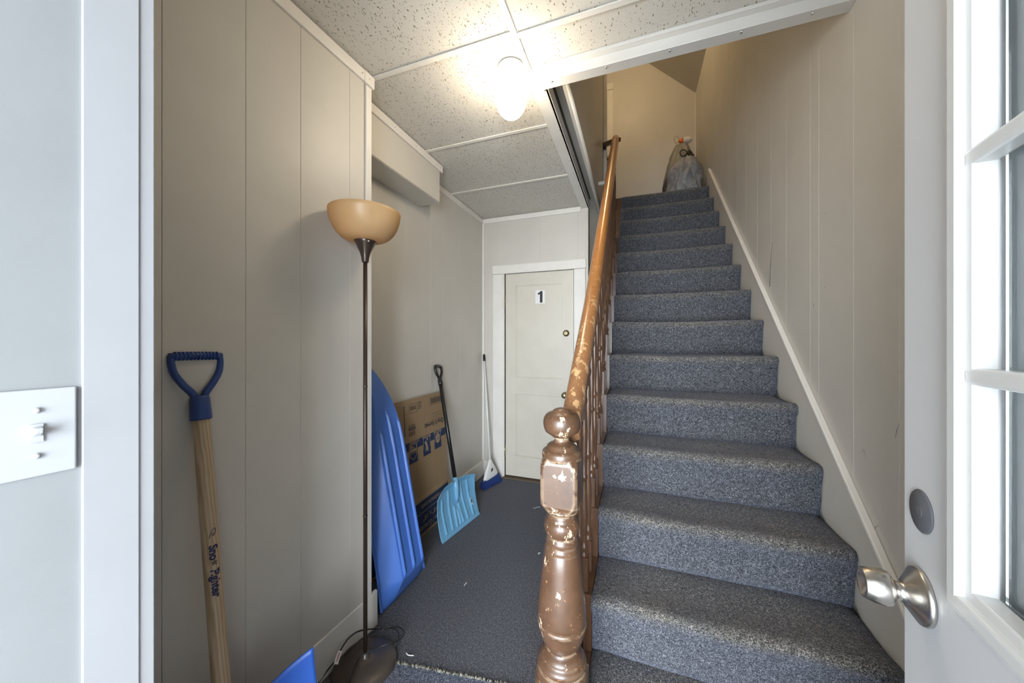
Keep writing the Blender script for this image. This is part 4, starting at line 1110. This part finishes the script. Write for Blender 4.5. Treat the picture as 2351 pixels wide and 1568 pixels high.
g2.tube(spline([G2(-.041, 0, .100), G2(-.02, 0, .108), G2(.02, 0, .108), G2(.041, 0, .100)], 5), .0125, 12)
obj('d_grip', g2, M['black'], sv2)
q0 = blade2(.86, .36, False)
tgm = MB(); c0, c1, c2_, c3 = [blade2(.83, .29) + bout * .006, blade2(.885, .29) + bout * .006, blade2(.885, .45) + bout * .006, blade2(.83, .45) + bout * .006]
tgm.prism([c0, c1, c2_, c3], bout * .001)
lb = obj('price_label', tgm, M['paper'], sv2)
mid_ = lambda s_, t_: (c0 * (1 - s_) + c1 * s_) * (1 - t_) + (c3 * (1 - s_) + c2_ * s_) * t_
brc = MB()
for i in range(5): brc.prism([mid_(.2 + .12 * i, .3), mid_(.26 + .12 * i, .3), mid_(.26 + .12 * i, .85), mid_(.2 + .12 * i, .85)], bout * .0016)
obj('barcode', brc, M['ink'], lb)

# ---- broom in the corner
bt = Vector((XREC + .030, YB - .035, at_y(1112, 812, YB - .035).z))
bb = at_y(1125, 1060, 2.96)
bdv = (bt - bb).normalized()
brm = thing('broom', (bb.x, bb.y, 0), 'white-handled broom with blue bristles in the corner by the door', 'broom')
obj('handle', MB().tube([bb, bt - bdv * .07], .0105, 12), M['white_plastic'], brm)
obj('handle_tip', MB().lathe([(.0125, 0), (.013, .01), (.012, .055), (.009, .066), (.005, .07)], bt - bdv * .075, bdv, 14), M['black'], brm)
e0, e1 = at_z(1107, 1126, .0), at_z(1149, 1104, .0)
hdir = Vector((e1.x - e0.x, e1.y - e0.y, 0)).normalized(); hn = Vector((hdir.y, -hdir.x, 0))
h0, h1 = at_y(1110, 1106, e0.y + .02), at_y(1142, 1086, e1.y - .03)
nk = bb + bdv * .02
def loop(c, l, w, zdir): return c
hd_pts = [(nk - bdv * .04, .016, .014), (bb - bdv * .045, .028, .016)]
mb = MB()
hc0 = (h0 + h1) / 2; hv = (h1 - h0); hl2 = hv.length / 2; hvd = hv.normalized()
secs = [(bb + bdv * .02, hvd, .015, .014), (bb - bdv * .01, hvd, .030, .016), ((bb + hc0) / 2, hvd, .075, .019), (hc0 + Vector((0, 0, .015)), hvd, hl2 * .97, .021), (hc0, hvd, hl2, .021)]
vv = []
for c_, dr, l_, w_ in secs:
    for i in range(16):
        a = 2 * math.pi * i / 16
        ca, sa_ = math.cos(a), math.sin(a)
        vv.append(c_ + dr * (l_ * math.copysign(abs(ca) ** .6, ca)) + hn * (w_ * math.copysign(abs(sa_) ** .7, sa_)))
mb.add(vv, [(j * 16 + i, j * 16 + (i + 1) % 16, (j + 1) * 16 + (i + 1) % 16, (j + 1) * 16 + i) for j in range(4) for i in range(16)], 0, True)
mb.add(vv[:16], [tuple(range(15, -1, -1))]); mb.add(vv[-16:], [tuple(range(16))])
hdo = obj('head', mb, M['white_plastic'], brm)
obj('head_label', MB().prism([secs[2][0] + hn * .021 + hvd * a + Vector((0, 0, b)) for a, b in ((-.014, -.014), (.014, -.010), (.014, .018), (-.014, .014))], hn * .001), M['print_grey'], hdo)
mb = MB()
rnd = random.Random(3)
for i in range(900):
    t = rnd.random(); w_ = rnd.uniform(-1, 1)
    a = h0 + (h1 - h0) * t + hn * (w_ * .015) + Vector((0, 0, .01))
    e = e0 + (e1 - e0) * (t + rnd.uniform(-.02, .02)) + hn * (w_ * .032 + rnd.uniform(-.004, .004))
    e.z = .003 + rnd.uniform(0, .010)
    dv = (e - a).normalized(); sd = dv.cross(hn).normalized() * .0016
    m2 = (a + e) / 2 + hn * (w_ * .003)
    mb.add([a - sd, a + sd, m2 + sd, e + sd * .6, e - sd * .6, m2 - sd], [(0, 1, 2, 5), (5, 2, 3, 4)])
    sd = hn * .0014
    mb.add([a - sd, a + sd, e + sd * .6, e - sd * .6], [(0, 1, 2, 3)])
bro = obj('bristles', mb, M['bristle'], brm, fix=False); bro['kind'] = 'stuff'

# ---- rubbish bags on the landing
def bag(name, c, rx, ry, h, mat, label, seed, lean=(0, 0), shoulder=.5, neck=.3):
    mb = MB(); nu, nv = 72, 44
    c = Vector(c)
    def f(u, v):
        a = 2 * math.pi * u
        t = v
        if t < .12: prof = .80 + .20 * (t / .12) ** .5
        elif t < shoulder: prof = 1.0
        else: prof = 1.0 - (1.0 - neck) * ((t - shoulder) / (1 - shoulder)) ** 1.7
        p = Vector((rx * prof * math.cos(a), ry * prof * math.sin(a), h * t))
        w = noise.noise(Vector((math.cos(a) * 1.6 + seed, math.sin(a) * 1.6, t * 2.2))) * .14 + noise.noise(Vector((math.cos(a) * 4 + seed, math.sin(a) * 4, t * 5))) * .10 + noise.noise(Vector((math.cos(a) * 9 + seed, math.sin(a) * 9, t * 13))) * .045
        q_ = Vector((math.cos(a) * 2.6 + seed * 2, math.sin(a) * 2.6, t * 3.4))
        w -= .16 * max(0, .35 - abs(noise.noise(q_)) * 2.2)            # sharp creases in the film
        fold = -.10 * abs(math.sin(a * 3.5 + 2.5 * t + seed)) * (t ** 1.2)
        p.x *= 1 + w + fold; p.y *= 1 + w + fold
        p.x += lean[0] * t * t; p.y += lean[1] * t * t
        return c + p
    mb.grid(f, nu, nv)
    mb.add([f(i / nu, 1) for i in range(nu)], [tuple(range(nu))])
    mb.add([f(i / nu, 0) for i in range(nu)], [tuple(range(nu - 1, -1, -1))])
    r = thing(name, tuple(c), label, 'bag', 'rubbish bags on the landing')
    obj('bag_body', mb, mat, r)
    return r, c + Vector((lean[0], lean[1], h))
yb1 = 4.70
l0, r0, t0 = at_y(1519, 400, yb1), at_y(1612, 400, yb1), at_y(1562, 334, yb1); r0.x = .70
g1, top1 = bag('rubbish_bag', ((l0.x + r0.x) / 2 + .01, yb1, ZUP), (r0.x - l0.x) / 2 * .93, .17, t0.z - ZUP, M['bag_olive'], 'taller olive-grey rubbish bag in the landing corner', 1.3, (.02, .0), .48, .36)
yb2 = 4.26
l0, r0, t0 = at_y(1530, 410, yb2), at_y(1622, 400, yb2), at_y(1590, 366, yb2); r0.x = min(r0.x, .69)
g2_, top2 = bag('rubbish_bag', ((l0.x + r0.x) / 2 - .0, yb2, ZUP + .003), (r0.x - l0.x) / 2 * 1.0, .17, t0.z - ZUP, M['bag_grey'], 'squat blue-grey rubbish bag tied with black string on the landing', 4.7, (.02, 0), .62, .55)
top2 = top2 + Vector((0, -.02, .022))
kn = MB().tube(spline([top2 + Vector(p) for p in [(-.01, -.02, -.01), (-.06, -.03, .02), (-.065, -.03, .06), (-.03, -.03, .075), (0, -.03, .04), (-.03, -.03, .0)]], 6), .006, 8)
kn.tube(spline([top2 + Vector(p) for p in [(-.02, -.03, .0), (.01, -.03, .045), (.03, -.03, .05), (.05, -.04, .01), (.065, -.05, -.02)]], 5), .010, 8)
kn.lathe([(0, -.02), (.02, -.008), (.022, .008), (0, .02)], top2 + Vector((.02, -.035, .02)), (1, 0, .2), 12)
obj('tie_string', kn, M['black'], g2_)
l0, r0, t0 = at_y(1519, 430, 4.48), at_y(1545, 430, 4.48), at_y(1534, 405, 4.48)
g3, top3 = bag('rubbish_bag', (l0.x + .075, 4.48, ZUP), .078, .038, t0.z - ZUP, M['bag_black'], 'small black rubbish bag peeking out left of the grey ones', 8.1, (.02, 0), .6, .5)
# white and orange scrap with a wire loop sticking out of the tall bag
jc = at_y(1562, 324, yb1 - .02); je = at_y(1590, 320, yb1 - .02)
jd = (je - jc).normalized()
jg = thing('plastic_float', tuple(jc - Vector((0, 0, .03))), 'small white and orange plastic float with wire loop on the tall bag', 'float')
obj('white_end', MB().lathe([(.036, .030), (.040, .05), (.041, .075), (.034, .105), (.018, .128), (0, .135)], jc, jd, 22), M['white_plastic'], jg)
obj('orange_end', MB().lathe([(0, -.022), (.012, -.02), (.020, -.008), (.030, .012), (.036, .030)], jc, jd, 22), M['orange'], jg)
lo = [jc - jd * .015, at_y(1552, 330, yb1 - .02), at_y(1547, 320, yb1 - .02), at_y(1550, 313, yb1 - .02), at_y(1556, 314, yb1 - .02), at_y(1561, 320, yb1 - .02)]
obj('wire_loop', MB().tube(spline(lo, 5), .0022, 6), M['brass'], jg)

# ---- entry mat with a frayed edge
m0, m1 = at_z(860, 1518, 0), at_z(1210, 1586, 0)
md = (m1 - m0); md.z = 0; mdn = md.normalized(); mpn = Vector((mdn.y, -mdn.x, 0))
mat_o = MB().prism([m0 + Vector((0, 0, .001)), m1 + Vector((0, 0, .001)), m1 + mpn * .75 + Vector((0, 0, .001)), m0 + mpn * .75 + Vector((0, 0, .001))], (0, 0, .007))
em = thing('entry_mat', tuple((m0 + m1) / 2 + mpn * .37), 'blue-grey carpet offcut mat with a frayed edge by the lamp base', 'mat')
mo = obj('mat_body', mat_o, M['mat_carpet'], em)
add_wear(mo, lambda c: .4)
mb = MB(); rnd = random.Random(5)
Lm = md.length
for i in range(520):
    a = m0 + mdn * (Lm * rnd.random()) + mpn * rnd.uniform(0, .006) + Vector((0, 0, rnd.uniform(.001, .008)))
    e = a - mpn * rnd.uniform(.010, .020) + mdn * rnd.uniform(-.008, .004) + Vector((0, 0, rnd.uniform(-.002, .006))); e.z = max(e.z, .001)
    sd = mdn * rnd.uniform(.0007, .0013)
    mb.add([a - sd, a + sd, (a + e) / 2 + sd + Vector((0, 0, .003)), e, (a + e) / 2 - sd + Vector((0, 0, .003))], [(0, 1, 2, 4), (4, 2, 3)])
fr_ = obj('frayed_fringe', mb, plain('frayed_backing_yarn', (.30, .29, .24), .9, var=.6, vscale=120), em, fix=False); fr_['kind'] = 'stuff'

# ---- bits of white lint trodden into the carpet
for i, (u, v, l) in enumerate([(1068, 1342, .028), (1232, 1166, .040), (938, 1505, .034), (1238, 1272, .022)]):
    c_ = at_z(u, v, .002); rnd = random.Random(i)
    pts = [c_ + Vector((rnd.uniform(-.006, .006), (t - .5) * l if i != 2 else rnd.uniform(-.005, .005), .002 + .003 * rnd.random())) + (Vector(((t - .5) * l, 0, 0)) if i in (1, 2) else Vector()) for t in (0, .2, .4, .6, .8, 1)]
    o = obj('lint_scrap', MB().tube(spline(pts, 3), .0022, 5, flat=.5), M['paper'])
    tag(o, ['white lint scrap in the middle of the hall carpet', 'pale lint scrap on the carpet near the newel block', 'white lint scrap beside the lamp base', 'tiny pale lint speck beside the newel post'][i], 'lint', 'lint on the hall carpet')
